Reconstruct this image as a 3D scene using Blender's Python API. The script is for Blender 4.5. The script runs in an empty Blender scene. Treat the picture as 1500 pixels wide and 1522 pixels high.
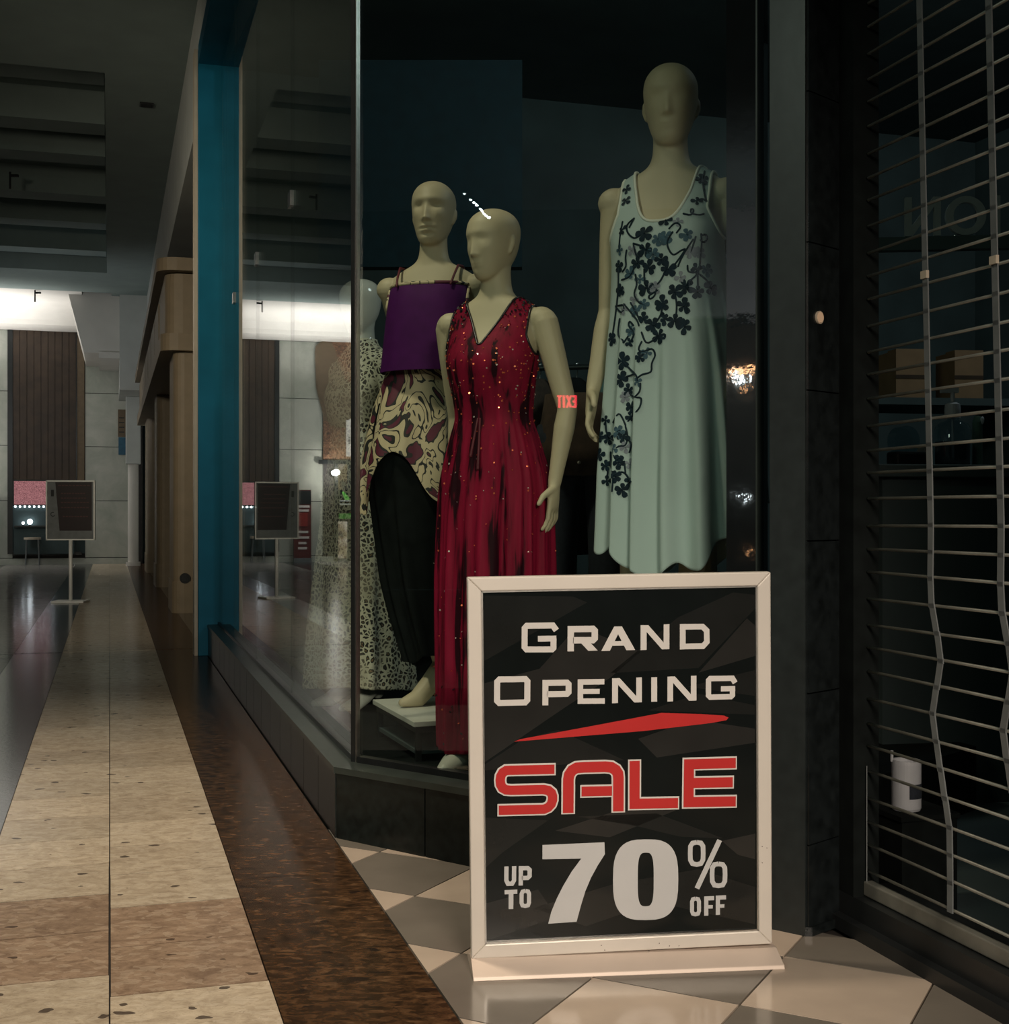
import bpy, bmesh, math, random
import numpy as np
from mathutils import Vector, Matrix, Euler
from mathutils.bvhtree import BVHTree
random.seed(7); np.random.seed(7)
SC = bpy.context.scene
COL = SC.collection
R = math.radians

# ------------------------------------------------------------------ camera, world, lights, exposure
EYE = 0.93                 # a low, crouching viewpoint
F = 1920.0                 # focal length in pixels of the 1500 x 1522 frame
HX, HY = 750.0, 765.0      # principal point / horizon
cam_d = bpy.data.cameras.new('camera'); cam = bpy.data.objects.new('camera', cam_d); COL.objects.link(cam)
cam_d.sensor_fit = 'HORIZONTAL'; cam_d.sensor_width = 36.0; cam_d.lens = 36.0 * F / 1500.0
cam_d.shift_y = (HY - 761.0) / 1500.0
cam_d.clip_start = 0.05; cam_d.clip_end = 200
cam.location = (0, 0, EYE); cam.rotation_euler = (R(90), 0, 0)
SC.camera = cam
SC.view_settings.view_transform = 'Standard'; SC.view_settings.look = 'None'
SC.view_settings.exposure = 0.0; SC.view_settings.gamma = 1.0; SC.view_settings.use_curve_mapping = False
SC.cycles.use_denoising = True
SC.cycles.max_bounces = 8; SC.cycles.transparent_max_bounces = 24
SC.cycles.sample_clamp_indirect = 4.0

W = bpy.data.worlds.new('dim mall air'); SC.world = W; W.use_nodes = True
W.node_tree.nodes['Background'].inputs[0].default_value = (0.48, 0.79, 0.82, 1)
W.node_tree.nodes['Background'].inputs[1].default_value = 0.036

CA, SA = math.cos(R(17.0)), math.sin(R(17.0))   # the corridor runs 17 degrees left of the view
def xy(s, d): return (d * CA - s * SA, s * CA + d * SA)          # s along the corridor, d across it (to the right)
def sd(x, y): return (-x * SA + y * CA, x * CA + y * SA)

def lamp(name, kind, loc, aim, power, color, size=0.5, size_y=None, spot=None, blend=1.0, spread=None):
    l = bpy.data.lights.new(name, kind); o = bpy.data.objects.new(name, l); COL.objects.link(o)
    l.energy = power; l.color = color
    if kind == 'AREA':
        l.size = size
        if size_y: l.shape = 'RECTANGLE'; l.size_y = size_y
        if spread: l.spread = R(spread)
    else:
        l.shadow_soft_size = size
    if kind == 'SPOT': l.spot_size = R(spot); l.spot_blend = blend
    o.location = loc
    v = Vector(aim) - Vector(loc); o.rotation_euler = v.to_track_quat('-Z', 'Y').to_euler()
    return o
# warm key added behind the viewer, and a downlight over the corridor
lamp('warm_key_fill', 'AREA', (0.9, -1.6, 2.3), (0.05, 2.9, 0.15), 15, (1.0, 0.84, 0.69), 1.0, 0.5, spread=50)
lamp('corridor_downlight', 'SPOT', (*xy(3.3, -0.45), 4.6), (*xy(3.7, -0.2), 0), 520, (1.0, 0.83, 0.63), 0.18, spot=72, blend=1.0)
# greenish fill added in the corridor to light the window figures
lamp('corridor_green_fill', 'AREA', (-2.6, 0.2, 3.4), (0.2, 3.8, 1.5), 18, (0.84, 1.0, 0.82), 1.4, 0.5)
# cool light in the far court
lamp('court_light', 'AREA', (*xy(22.6, -3.9), 3.2), (*xy(25.6, -2.6), 1.9), 18, (0.97, 1.0, 0.95), 1.6, 0.6)
for d_ in (-1.9, -3.3, -4.7): lamp('court_cove_light', 'AREA', (*xy(24.2, d_), 3.0), (*xy(24.25, d_), 4.7), 31, (1.0, 0.97, 0.93), 1.5, spread=110)
lamp('court_soffit_fill', 'AREA', (*xy(20.6, -1.4), 2.6), (*xy(23.4, 0.0), 4.3), 11, (0.95, 0.97, 1.0), 0.6)  # uplight added to brighten the far ceiling and soffit
lamp('court_floor_light', 'AREA', (*xy(20.0, -6.0), 4.4), (*xy(20.0, -3.0), 0.0), 8, (0.9, 1.0, 1.0), 2.0, 2.0)
# warm fill added to brighten the teal post and the brown pilasters
lamp('corridor_mid_fill', 'AREA', (*xy(6.4, -2.2), 3.2), (*xy(12.5, 0.9), 2.0), 22, (1.0, 0.88, 0.68), 0.6, spread=70)
# area lamp added so the opposite bulkhead shows as a grey reflection
lamp('opposite_bulkhead_fill', 'AREA', (*xy(0.4, -9.6), 2.2), (*xy(0.6, -11.6), 4.1), 34, (0.93, 0.95, 1.0), 1.5, 0.4)

# ------------------------------------------------------------------ materials
class NT:
    def __init__(s, name):
        s.m = bpy.data.materials.new(name); s.m.use_nodes = True; s.t = s.m.node_tree
        s.t.nodes.clear(); s.out = s.n('ShaderNodeOutputMaterial')
    def n(s, k, **kw):
        o = s.t.nodes.new(k)
        for a, b in kw.items(): setattr(o, a, b)
        return o
    def l(s, a, b): s.t.links.new(a, b)
    def coord(s, scale=(1, 1, 1), rot=0.0, kind='Object'):
        c = s.n('ShaderNodeTexCoord'); m = s.n('ShaderNodeMapping')
        m.inputs['Scale'].default_value = scale; m.inputs['Rotation'].default_value = (0, 0, rot)
        s.l(c.outputs[kind], m.inputs[0]); return m.outputs[0]
    def noise(s, v, scale=5, detail=3, rough=0.5, dist=0.0):
        o = s.n('ShaderNodeTexNoise'); o.inputs['Scale'].default_value = scale; o.inputs['Detail'].default_value = detail
        o.inputs['Roughness'].default_value = rough; o.inputs['Distortion'].default_value = dist; s.l(v, o.inputs['Vector']); return o
    def vor(s, v, scale=5, feature='F1', rand=1.0):
        o = s.n('ShaderNodeTexVoronoi', feature=feature); o.inputs['Scale'].default_value = scale
        o.inputs['Randomness'].default_value = rand; s.l(v, o.inputs['Vector']); return o
    def ramp(s, f, stops, mode='LINEAR'):
        o = s.n('ShaderNodeValToRGB'); o.color_ramp.interpolation = mode; e = o.color_ramp.elements
        while len(e) > 1: e.remove(e[0])
        e[0].position = stops[0][0]; e[0].color = (*stops[0][1], 1)
        for p, c in stops[1:]:
            k = e.new(p); k.color = (*c, 1)
        s.l(f, o.inputs[0]); return o.outputs[0]
    def mix(s, f, a, b, mode='MIX'):
        o = s.n('ShaderNodeMix', data_type='RGBA', blend_type=mode)
        for v, i in ((f, 0), (a, 6), (b, 7)):
            if hasattr(v, 'node'): s.l(v, o.inputs[i])
            elif i == 0: o.inputs[0].default_value = v
            else: o.inputs[i].default_value = (*v, 1)
        return o.outputs[2]
    def math(s, op, a, b=0.0):
        o = s.n('ShaderNodeMath', operation=op)
        for v, i in ((a, 0), (b, 1)):
            if hasattr(v, 'node'): s.l(v, o.inputs[i])
            else: o.inputs[i].default_value = v
        return o.outputs[0]
    def bsdf(s, color, rough=0.5, metal=0.0, ior=None, bump=None, bstr=0.2, bdist=0.005, **kw):
        p = s.n('ShaderNodeBsdfPrincipled')
        if hasattr(color, 'node'): s.l(color, p.inputs['Base Color'])
        else: p.inputs['Base Color'].default_value = (*color, 1)
        if hasattr(rough, 'node'): s.l(rough, p.inputs['Roughness'])
        else: p.inputs['Roughness'].default_value = rough
        p.inputs['Metallic'].default_value = metal
        if ior: p.inputs['IOR'].default_value = ior
        for k, v in kw.items(): p.inputs[k.replace('_', ' ')].default_value = v
        if bump is not None:
            b = s.n('ShaderNodeBump'); b.inputs['Strength'].default_value = bstr; b.inputs['Distance'].default_value = bdist
            s.l(bump, b.inputs['Height']); s.l(b.outputs[0], p.inputs['Normal'])
        s.l(p.outputs[0], s.out.inputs[0]); return s.m

def _dull(s, m, col, f):
    """a worn, waxy finish: part of the polish replaced by plain scatter"""
    p = next(n for n in s.t.nodes if n.type == 'BSDF_PRINCIPLED'); d = s.n('ShaderNodeBsdfDiffuse'); s.l(col, d.inputs[0]); x = s.n('ShaderNodeMixShader'); x.inputs[0].default_value = f
    s.l(p.outputs[0], x.inputs[1]); s.l(d.outputs[0], x.inputs[2]); s.l(x.outputs[0], s.out.inputs[0]); return m
NT.dull = _dull
def plain(name, c, rough=0.5, metal=0.0, var=0.18, scale=14, ior=None, bstr=0.05, **kw):
    """a colour with slight procedural unevenness"""
    t = NT(name); v = t.coord(); n = t.noise(v, scale, 4)
    col = t.ramp(n.outputs['Fac'], [(0.3, tuple(x * (1 - var) for x in c)), (0.7, tuple(min(1, x * (1 + var)) for x in c))])
    return t.bsdf(col, rough, metal, ior, bump=n.outputs['Fac'], bstr=bstr, **kw)

def emit(name, c, strength):
    t = NT(name); e = t.n('ShaderNodeEmission'); e.inputs[0].default_value = (*c, 1); e.inputs[1].default_value = strength
    t.l(e.outputs[0], t.out.inputs[0]); return t.m

def rnd_tone(t, col, amt=0.15):
    """each slab its own tone"""
    oi = t.n('ShaderNodeObjectInfo')
    m = t.n('ShaderNodeMapRange'); m.inputs[3].default_value = 1 - amt; m.inputs[4].default_value = 1 + amt
    t.l(oi.outputs['Random'], m.inputs[0])
    h = t.n('ShaderNodeHueSaturation'); t.l(col, h.inputs['Color']); t.l(m.outputs[0], h.inputs['Value']); return h.outputs[0]

def stone_light(name, a, b, flake, hole, rough=0.16):
    t = NT(name); v = t.coord((1, 1.5, 1), R(-17))
    n1 = t.noise(v, 16, 5, 0.6, 1.2); c = t.ramp(n1.outputs['Fac'], [(0.32, a), (0.68, b)])
    w = t.n('ShaderNodeVectorMath', operation='ADD'); t.l(v, w.inputs[0]); n0 = t.noise(v, 22, 2)
    sc = t.n('ShaderNodeVectorMath', operation='SCALE'); sc.inputs['Scale'].default_value = 0.05
    t.l(n0.outputs['Color'], sc.inputs[0]); t.l(sc.outputs[0], w.inputs[1])
    vo = t.vor(w.outputs[0], 40); sel = t.n('ShaderNodeSeparateColor'); t.l(vo.outputs['Color'], sel.inputs[0])
    c = t.mix(t.math('MULTIPLY', t.math('GREATER_THAN', sel.outputs[0], 0.76), 0.36), c, flake)
    st = t.n('ShaderNodeVectorMath', operation='MULTIPLY'); st.inputs[1].default_value = (1, 2.6, 1); t.l(w.outputs[0], st.inputs[0])
    fine = t.noise(st.outputs[0], 75, 5, 0.7, 0.8); c = t.mix(0.75, c, t.ramp(fine.outputs['Fac'], [(0.30, (0.45, 0.42, 0.40)), (0.48, (0.95, 0.95, 0.95)), (0.72, (1.0, 1.0, 1.0))]), 'MULTIPLY')
    vo2 = t.vor(w.outputs[0], 13); s2 = t.n('ShaderNodeSeparateColor'); t.l(vo2.outputs['Color'], s2.inputs[0])
    hl = t.math('MULTIPLY', t.math('GREATER_THAN', s2.outputs[1], 0.72), t.math('LESS_THAN', vo2.outputs['Distance'], 0.19))
    c = t.mix(t.math('MULTIPLY', hl, 0.85), c, hole)
    c = rnd_tone(t, c, 0.10)
    return t.dull(t.bsdf(c, rough, 0, 1.5, bump=n1.outputs['Fac'], bstr=0.03), c, 0.45)

def stone_brown(name):
    t = NT(name); v = t.coord((1, 1.9, 1), R(-17))
    n0 = t.noise(v, 18, 3); sc = t.n('ShaderNodeVectorMath', operation='SCALE'); sc.inputs['Scale'].default_value = 0.09
    t.l(n0.outputs['Color'], sc.inputs[0]); w = t.n('ShaderNodeVectorMath', operation='ADD'); t.l(v, w.inputs[0]); t.l(sc.outputs[0], w.inputs[1])
    n1 = t.noise(w.outputs[0], 26, 6, 0.65)
    c = t.ramp(n1.outputs['Fac'], [(0.28, (0.010, 0.007, 0.005)), (0.45, (0.042, 0.023, 0.012)), (0.58, (0.085, 0.044, 0.021)), (0.74, (0.18, 0.105, 0.055))])
    vo = t.vor(w.outputs[0], 20); s2 = t.n('ShaderNodeSeparateColor'); t.l(vo.outputs['Color'], s2.inputs[0])
    hl = t.math('MULTIPLY', t.math('GREATER_THAN', s2.outputs[1], 0.70), t.math('LESS_THAN', vo.outputs['Distance'], 0.27))
    c = t.mix(t.math('MULTIPLY', hl, 0.8), c, (0.014, 0.010, 0.009))
    return t.dull(t.bsdf(rnd_tone(t, c, 0.06), 0.2, 0, 1.45, bump=n1.outputs['Fac'], bstr=0.03), c, 0.35)

M = {}
M['cream_slab'] = stone_light('cream travertine', (0.40, 0.325, 0.24), (0.60, 0.51, 0.39), (0.62, 0.54, 0.43), (0.05, 0.035, 0.03))
M['tan_slab'] = stone_light('tan breccia', (0.22, 0.15, 0.105), (0.38, 0.275, 0.195), (0.50, 0.40, 0.30), (0.06, 0.04, 0.03))
M['brown_slab'] = stone_brown('brown breccia')
M['dark_slab'] = plain('black granite', (0.014, 0.016, 0.018), 0.14, var=0.5, scale=60)
M['grey_slab'] = stone_light('grey stone', (0.17, 0.165, 0.16), (0.25, 0.245, 0.235), (0.28, 0.27, 0.26), (0.1, 0.1, 0.1), 0.12)
M['grout'] = plain('dark joint', (0.02, 0.017, 0.015), 0.7)
M['tile_light'] = plain('pale pink beige tile', (0.52, 0.43, 0.35), 0.13, var=0.07, scale=7)
M['tile_dark'] = plain('taupe tile', (0.185, 0.165, 0.14), 0.15, var=0.08, scale=7)
M['ceiling'] = plain('grey ceiling plaster', (0.25, 0.31, 0.295), 0.9, var=0.06, scale=3)
M['bulkhead'] = plain('pale grey bulkhead', (0.50, 0.52, 0.50), 0.85, var=0.06, scale=3)
M['white_paint'] = plain('white cove plaster', (0.62, 0.60, 0.56), 0.85, var=0.04, scale=3)
M['black_metal'] = plain('black anodised metal', (0.012, 0.014, 0.015), 0.35, 0.0, var=0.2)
M['vent'] = plain('dark vent', (0.01, 0.011, 0.012), 0.7)
M['teal'] = plain('teal lacquer', (0.008, 0.15, 0.25), 0.55, Specular_IOR_Level=0.2, var=0.10, scale=5)
M['cream_trim'] = plain('cream trim', (0.50, 0.43, 0.34), 0.5, var=0.06)
M['facade'] = plain('brown render', (0.20, 0.155, 0.10), 0.6, var=0.08, scale=9)
M['dark_wall'] = plain('dark green grey wall', (0.055, 0.06, 0.05), 0.8, var=0.1)
M['shop_black'] = plain('shop interior black', (0.045, 0.068, 0.070), 0.85, var=0.2, scale=3)
M['base_stone'] = plain('polished black green stone', (0.010, 0.014, 0.0135), 0.3, var=0.35, Specular_IOR_Level=0.3, scale=40)
M['sill'] = plain('dark green metal sill', (0.030, 0.040, 0.036), 0.34, 0.0, var=0.2)
M['column_stone'] = plain('polished dark stone', (0.010, 0.013, 0.014), 0.20, var=0.4, scale=30)
M['column_grey'] = plain('grey metal jamb', (0.020, 0.026, 0.027), 0.35, var=0.15, scale=30)
M['jamb'] = plain('mirror polished black stone', (0.008, 0.010, 0.011), 0.03, var=0.2, ior=2.1)
M['steel'] = plain('brushed steel', (0.58, 0.57, 0.54), 0.32, 1.0, var=0.10, scale=60)
M['rod'] = plain('satin aluminium rod', (0.24, 0.24, 0.21), 0.42, 0.5, var=0.25, scale=12)
M['link'] = plain('grey link strap', (0.16, 0.175, 0.18), 0.5, 0.1, var=0.15)
M['sign_frame'] = plain('cream silver frame', (0.66, 0.62, 0.565), 0.42, 0.15, var=0.04, scale=6)
M['sign_foot'] = plain('silver pink foot', (0.66, 0.55, 0.47), 0.45, 0.1, var=0.04, scale=6)
M['ink_cream'] = plain('cream print', (0.64, 0.62, 0.60), 0.25, var=0.02)
M['ink_grey'] = plain('pale grey print', (0.50, 0.51, 0.52), 0.25, var=0.02)
M['ink_red'] = plain('red print', (0.48, 0.030, 0.030), 0.25, var=0.03)
M['poster'] = plain('black poster under acrylic', (0.007, 0.009, 0.009), 0.12, var=0.1, Specular_IOR_Level=0.35)
M['facet_a'] = plain('charcoal facet print and reflection', (0.014, 0.015, 0.0145), 0.10, var=0.1)
M['facet_b'] = plain('grey facet print and reflection', (0.022, 0.022, 0.021), 0.10, var=0.1)
M['skin'] = plain('beige mannequin', (0.50, 0.43, 0.29), 0.55, var=0.04, scale=4)
M['skin_white'] = plain('glossy white mannequin', (0.66, 0.66, 0.60), 0.10, var=0.02, scale=4)
M['purple'] = plain('purple crepe', (0.062, 0.006, 0.082), 0.7, Specular_IOR_Level=0.15, var=0.12, scale=30)
M['wine'] = plain('wine strap', (0.10, 0.008, 0.018), 0.6)
M['black_cloth'] = plain('black cloth', (0.006, 0.008, 0.008), 0.9, Specular_IOR_Level=0.1, var=0.3, scale=20)
M['navy_cloth'] = plain('dark denim', (0.012, 0.018, 0.028), 0.85, var=0.3, scale=80)
M['brown_cloth'] = plain('dark brown cloth', (0.050, 0.030, 0.018), 0.85, var=0.3, scale=40)
M['green_cloth'] = plain('sea green cloth', (0.07, 0.14, 0.11), 0.8, var=0.2)
M['white_cloth'] = plain('off white crepe', (0.44, 0.54, 0.53), 0.75, var=0.03, scale=6)
M['white_trim'] = plain('white binding', (0.74, 0.76, 0.68), 0.7, var=0.03)
M['petal_dark'] = plain('ink blue embroidery', (0.004, 0.016, 0.028), 0.7, var=0.3, Specular_IOR_Level=0.2, scale=60)
M['petal_mid'] = plain('slate blue embroidery', (0.035, 0.085, 0.125), 0.7, var=0.3, scale=60)
M['petal_pale'] = plain('pale lilac embroidery', (0.22, 0.24, 0.29), 0.6, var=0.2, scale=60)
M['white_board'] = plain('off white laminate', (0.66, 0.66, 0.60), 0.4, var=0.03)
M['white_shoe'] = plain('white leather', (0.66, 0.66, 0.58), 0.4, var=0.05)
M['card'] = plain('brown cardboard', (0.20, 0.12, 0.06), 0.85, var=0.1)
M['plastic_white'] = plain('grey white plastic', (0.45, 0.47, 0.50), 0.45, var=0.03)
M['letter_grey'] = plain('grey letter', (0.26, 0.29, 0.29), 0.5, var=0.05)
M['red_lit'] = emit('lit red', (1.0, 0.04, 0.07), 11.0)
M['bulb'] = emit('lit bulb', (0.85, 0.95, 1.0), 9.0)
M['bulb_strong'] = emit('strong lit bulb', (0.85, 0.97, 1.0), 110.0)
M['bulb_warm'] = emit('warm lit tube', (1.0, 0.50, 0.22), 22.0)
M['bulb_mid'] = emit('lit globe', (0.85, 0.97, 1.0), 34.0)
M['chrome'] = plain('bright chrome', (0.92, 0.93, 0.90), 0.45, 0.1, var=0.05)
M['glow_disc'] = emit('pale emissive disc', (1.0, 0.62, 0.36), 0.33)
M['gold'] = plain('gold leaf', (0.85, 0.50, 0.16), 0.35, 0.7, var=0.1)
M['wood_dark'] = plain('dark brown timber', (0.040, 0.024, 0.014), 0.5, var=0.3, scale=6)
M['wood_mid'] = plain('brown reveal', (0.14, 0.10, 0.06), 0.6, var=0.1)
M['pink_lit'] = None

def wall_stone():
    t = NT('pale green grey marble'); v = t.coord(); n = t.noise(v, 2.2, 5, 0.6, 0.6)
    c = t.ramp(n.outputs['Fac'], [(0.3, (0.33, 0.36, 0.31)), (0.7, (0.50, 0.51, 0.46))]); return t.bsdf(rnd_tone(t, c, 0.05), 0.35, bump=n.outputs['Fac'], bstr=0.03)
M['marble'] = wall_stone()
def pink():
    t = NT('pink lit menu board'); v = t.coord(); n = t.noise(v, 30, 6, 0.8, 3)
    c = t.ramp(n.outputs['Fac'], [(0.42, (0.10, 0.05, 0.05)), (0.5, (0.55, 0.22, 0.24)), (0.62, (0.75, 0.36, 0.36))])
    e = t.n('ShaderNodeEmission'); t.l(c, e.inputs[0]); e.inputs[1].default_value = 0.6; t.l(e.outputs[0], t.out.inputs[0]); return t.m
M['pink_lit'] = pink()
def billboard():
    t = NT('brown curly fur print'); v = t.coord(); n = t.noise(v, 7, 5, 0.6, 4)
    c = t.ramp(n.outputs['Fac'], [(0.35, (0.03, 0.014, 0.008)), (0.55, (0.20, 0.10, 0.055)), (0.72, (0.42, 0.25, 0.15))]); return t.bsdf(c, 0.5)
M['billboard'] = billboard()
def leopard():
    t = NT('leopard print'); v = t.coord(); n0 = t.noise(v, 30, 2)
    sc = t.n('ShaderNodeVectorMath', operation='SCALE'); sc.inputs['Scale'].default_value = 0.025
    t.l(n0.outputs['Color'], sc.inputs[0]); w = t.n('ShaderNodeVectorMath', operation='ADD'); t.l(v, w.inputs[0]); t.l(sc.outputs[0], w.inputs[1])
    e = t.vor(w.outputs[0], 56, 'DISTANCE_TO_EDGE')
    c = t.ramp(e.outputs['Distance'], [(0.0, (0.62, 0.60, 0.47)), (0.13, (0.58, 0.55, 0.42)), (0.17, (0.018, 0.020, 0.020)), (0.36, (0.02, 0.018, 0.016)), (0.42, (0.24, 0.15, 0.07))])
    big = t.noise(v, 5, 2)
    c = t.mix(t.ramp(big.outputs['Fac'], [(0.5, (0, 0, 0)), (0.64, (0.55, 0.55, 0.55))]), c, (0.36, 0.32, 0.24))
    return t.bsdf(c, 0.7)
M['leopard'] = leopard()
def swirl():
    t = NT('cream wine and black swirl print'); v = t.coord((1, 1, 0.75)); n = t.noise(v, 7.0, 2.0, 0.45, 2.2)
    c = t.ramp(n.outputs['Fac'], [(0.0, (0.10, 0.010, 0.030)), (0.39, (0.012, 0.013, 0.012)), (0.425, (0.56, 0.46, 0.29)), (0.50, (0.012, 0.013, 0.012)), (0.52, (0.55, 0.46, 0.30)), (0.60, (0.02, 0.02, 0.018)), (0.63, (0.11, 0.012, 0.035))], 'CONSTANT')
    return t.bsdf(c, 0.65)
M['swirl'] = swirl()
def red_cloth():
    t = NT('red pleated cloth'); v = t.coord((1, 1, 0.09)); n = t.noise(v, 26, 3, 0.6)
    c = t.ramp(n.outputs['Fac'], [(0.39, (0.020, 0.002, 0.006)), (0.45, (0.19, 0.005, 0.025)), (0.7, (0.30, 0.008, 0.040))])
    return t.bsdf(c, 0.6, bump=n.outputs['Fac'], bstr=0.35, Specular_IOR_Level=0.12)
M['red_cloth'] = red_cloth()
M['sequin_red'] = plain('red sequin', (0.95, 0.22, 0.10), 0.28, 0.6, var=0.05)
M['sequin_pale'] = plain('pale pink sequin', (0.95, 0.78, 0.72), 0.25, 0.5, var=0.05)
M['bead_dark'] = plain('dark bead', (0.012, 0.008, 0.012), 0.3, var=0.2)

def glass(name, tint=(0.93, 0.97, 0.95), f0=0.04):
    """clear pane: Fresnel mirror over a see-through body (symmetric for both faces)"""
    t = NT(name)
    lw = t.n('ShaderNodeLayerWeight'); lw.inputs['Blend'].default_value = 0.5
    f = t.math('ADD', t.math('MULTIPLY', t.math('POWER', lw.outputs['Facing'], 5.0), 1 - f0), f0)
    tr = t.n('ShaderNodeBsdfTransparent'); tr.inputs[0].default_value = (*tint, 1)
    gl = t.n('ShaderNodeBsdfGlossy'); gl.inputs['Roughness'].default_value = 0.0; gl.inputs['Color'].default_value = (1, 1, 1, 1)
    mx = t.n('ShaderNodeMixShader'); t.l(f, mx.inputs[0]); t.l(tr.outputs[0], mx.inputs[1]); t.l(gl.outputs[0], mx.inputs[2])
    t.l(mx.outputs[0], t.out.inputs[0]); return t.m
M['glass'] = glass('window glass')
M['clear'] = glass('clear plastic', (0.75, 0.85, 0.88), 0.06)

# ------------------------------------------------------------------ mesh helpers
class MB:
    def __init__(s): s.v = []; s.f = []; s.mi = []
    def add(s, vs, fs, mi=0):
        b = len(s.v); s.v.extend([tuple(map(float, p)) for p in vs]); s.f.extend([tuple(b + i for i in f) for f in fs]); s.mi.extend([mi] * len(fs)); return s
    def prism(s, poly, z0, z1, mi=0):
        n = len(poly)
        a = sum(poly[i][0] * poly[(i + 1) % n][1] - poly[(i + 1) % n][0] * poly[i][1] for i in range(n))
        if a < 0: poly = poly[::-1]
        vs = [(p[0], p[1], z0) for p in poly] + [(p[0], p[1], z1) for p in poly]
        fs = [tuple(range(n - 1, -1, -1)), tuple(range(n, 2 * n))] + [(i, (i + 1) % n, n + (i + 1) % n, n + i) for i in range(n)]
        return s.add(vs, fs, mi)
    def box(s, a, b, mi=0):
        return s.prism([(a[0], a[1]), (b[0], a[1]), (b[0], b[1]), (a[0], b[1])], a[2], b[2], mi)
    def sdbox(s, s0, s1, d0, d1, z0, z1, mi=0):
        return s.prism([xy(s0, d0), xy(s0, d1), xy(s1, d1), xy(s1, d0)], z0, z1, mi)
    def obox(s, c, ax, half, mi=0):
        """box at c with axes ax (three unit vectors) and half sizes"""
        c = Vector(c); X, Y, Z = [Vector(a) for a in ax]
        P = [c + X * half[0] * i + Y * half[1] * j + Z * half[2] * k for k in (-1, 1) for (i, j) in ((-1, -1), (1, -1), (1, 1), (-1, 1))]
        fs = [(3, 2, 1, 0), (4, 5, 6, 7)] + [(i, (i + 1) % 4, 4 + (i + 1) % 4, 4 + i) for i in range(4)]
        if X.cross(Y).dot(Z) < 0: fs = [f[::-1] for f in fs]
        return s.add(P, fs, mi)
    def cyl(s, p0, p1, r0, r1=None, n=12, mi=0):
        r1 = r0 if r1 is None else r1
        p0 = Vector(p0); p1 = Vector(p1); d = (p1 - p0).normalized(); u = d.orthogonal().normalized(); w = d.cross(u)
        vs = [p + (u * math.cos(2 * math.pi * i / n) + w * math.sin(2 * math.pi * i / n)) * r for p, r in ((p0, r0), (p1, r1)) for i in range(n)]
        fs = [tuple(range(n - 1, -1, -1)), tuple(range(n, 2 * n))] + [(i, (i + 1) % n, n + (i + 1) % n, n + i) for i in range(n)]
        return s.add(vs, fs, mi)
    def rings(s, rs, cap=True, mi=0):
        n = len(rs[0]); vs = [p for r in rs for p in r]; fs = []
        for k in range(len(rs) - 1):
            for i in range(n):
                j = (i + 1) % n; fs.append((k * n + i, k * n + j, (k + 1) * n + j, (k + 1) * n + i))
        if cap: fs += [tuple(range(n - 1, -1, -1)), tuple((len(rs) - 1) * n + i for i in range(n))]
        return s.add(vs, fs, mi)
    def lathe(s, c, prof, n=24, mi=0):
        return s.rings([[(c[0] + r * math.cos(2 * math.pi * i / n), c[1] + r * math.sin(2 * math.pi * i / n), c[2] + z) for i in range(n)] for r, z in prof], True, mi)
    def tube(s, pts, rad, n=10, mi=0, flat=1.0, ref=None):
        """tapered tube with rounded ends; flat squashes it along ref"""
        P = [Vector(p) for p in pts]; Rr = list(rad) if hasattr(rad, '__len__') else [rad] * len(P)
        T = []
        for i in range(len(P)):
            T.append((P[min(i + 1, len(P) - 1)] - P[max(i - 1, 0)]).normalized())
        u = Vector(ref).normalized() if ref is not None else T[0].orthogonal().normalized()
        rs = []
        def ring(p, t, r):
            nonlocal u
            u = (u - t * u.dot(t)); u = u.normalized() if u.length > 1e-6 else t.orthogonal().normalized(); w = t.cross(u)
            rs.append([p + u * math.cos(2 * math.pi * i / n) * r * flat + w * math.sin(2 * math.pi * i / n) * r for i in range(n)])
        for a in (0.15, 0.6): ring(P[0] - T[0] * Rr[0] * math.cos(a * math.pi / 2) * 0.9, T[0], Rr[0] * math.sin(a * math.pi / 2))
        for p, t, r in zip(P, T, Rr): ring(p, t, r)
        for a in (0.6, 0.15): ring(P[-1] + T[-1] * Rr[-1] * math.cos(a * math.pi / 2) * 0.9, T[-1], Rr[-1] * math.sin(a * math.pi / 2))
        return s.rings(rs, True, mi)
    def ball(s, c, r, n=16, mi=0):
        r = r if hasattr(r, '__len__') else (r, r, r)
        prof = [(math.sin(math.pi * (k + 0.15) / (n // 2 + 0.3)), -math.cos(math.pi * (k + 0.15) / (n // 2 + 0.3))) for k in range(n // 2 + 1)]
        return s.rings([[(c[0] + r[0] * q * math.cos(2 * math.pi * i / n), c[1] + r[1] * q * math.sin(2 * math.pi * i / n), c[2] + r[2] * z) for i in range(n)] for q, z in prof], True, mi)
    def mesh(s, name):
        me = bpy.data.meshes.new(name); me.from_pydata(s.v, [], s.f)
        if any(s.mi): me.polygons.foreach_set('material_index', s.mi)
        me.update(); return me

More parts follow.
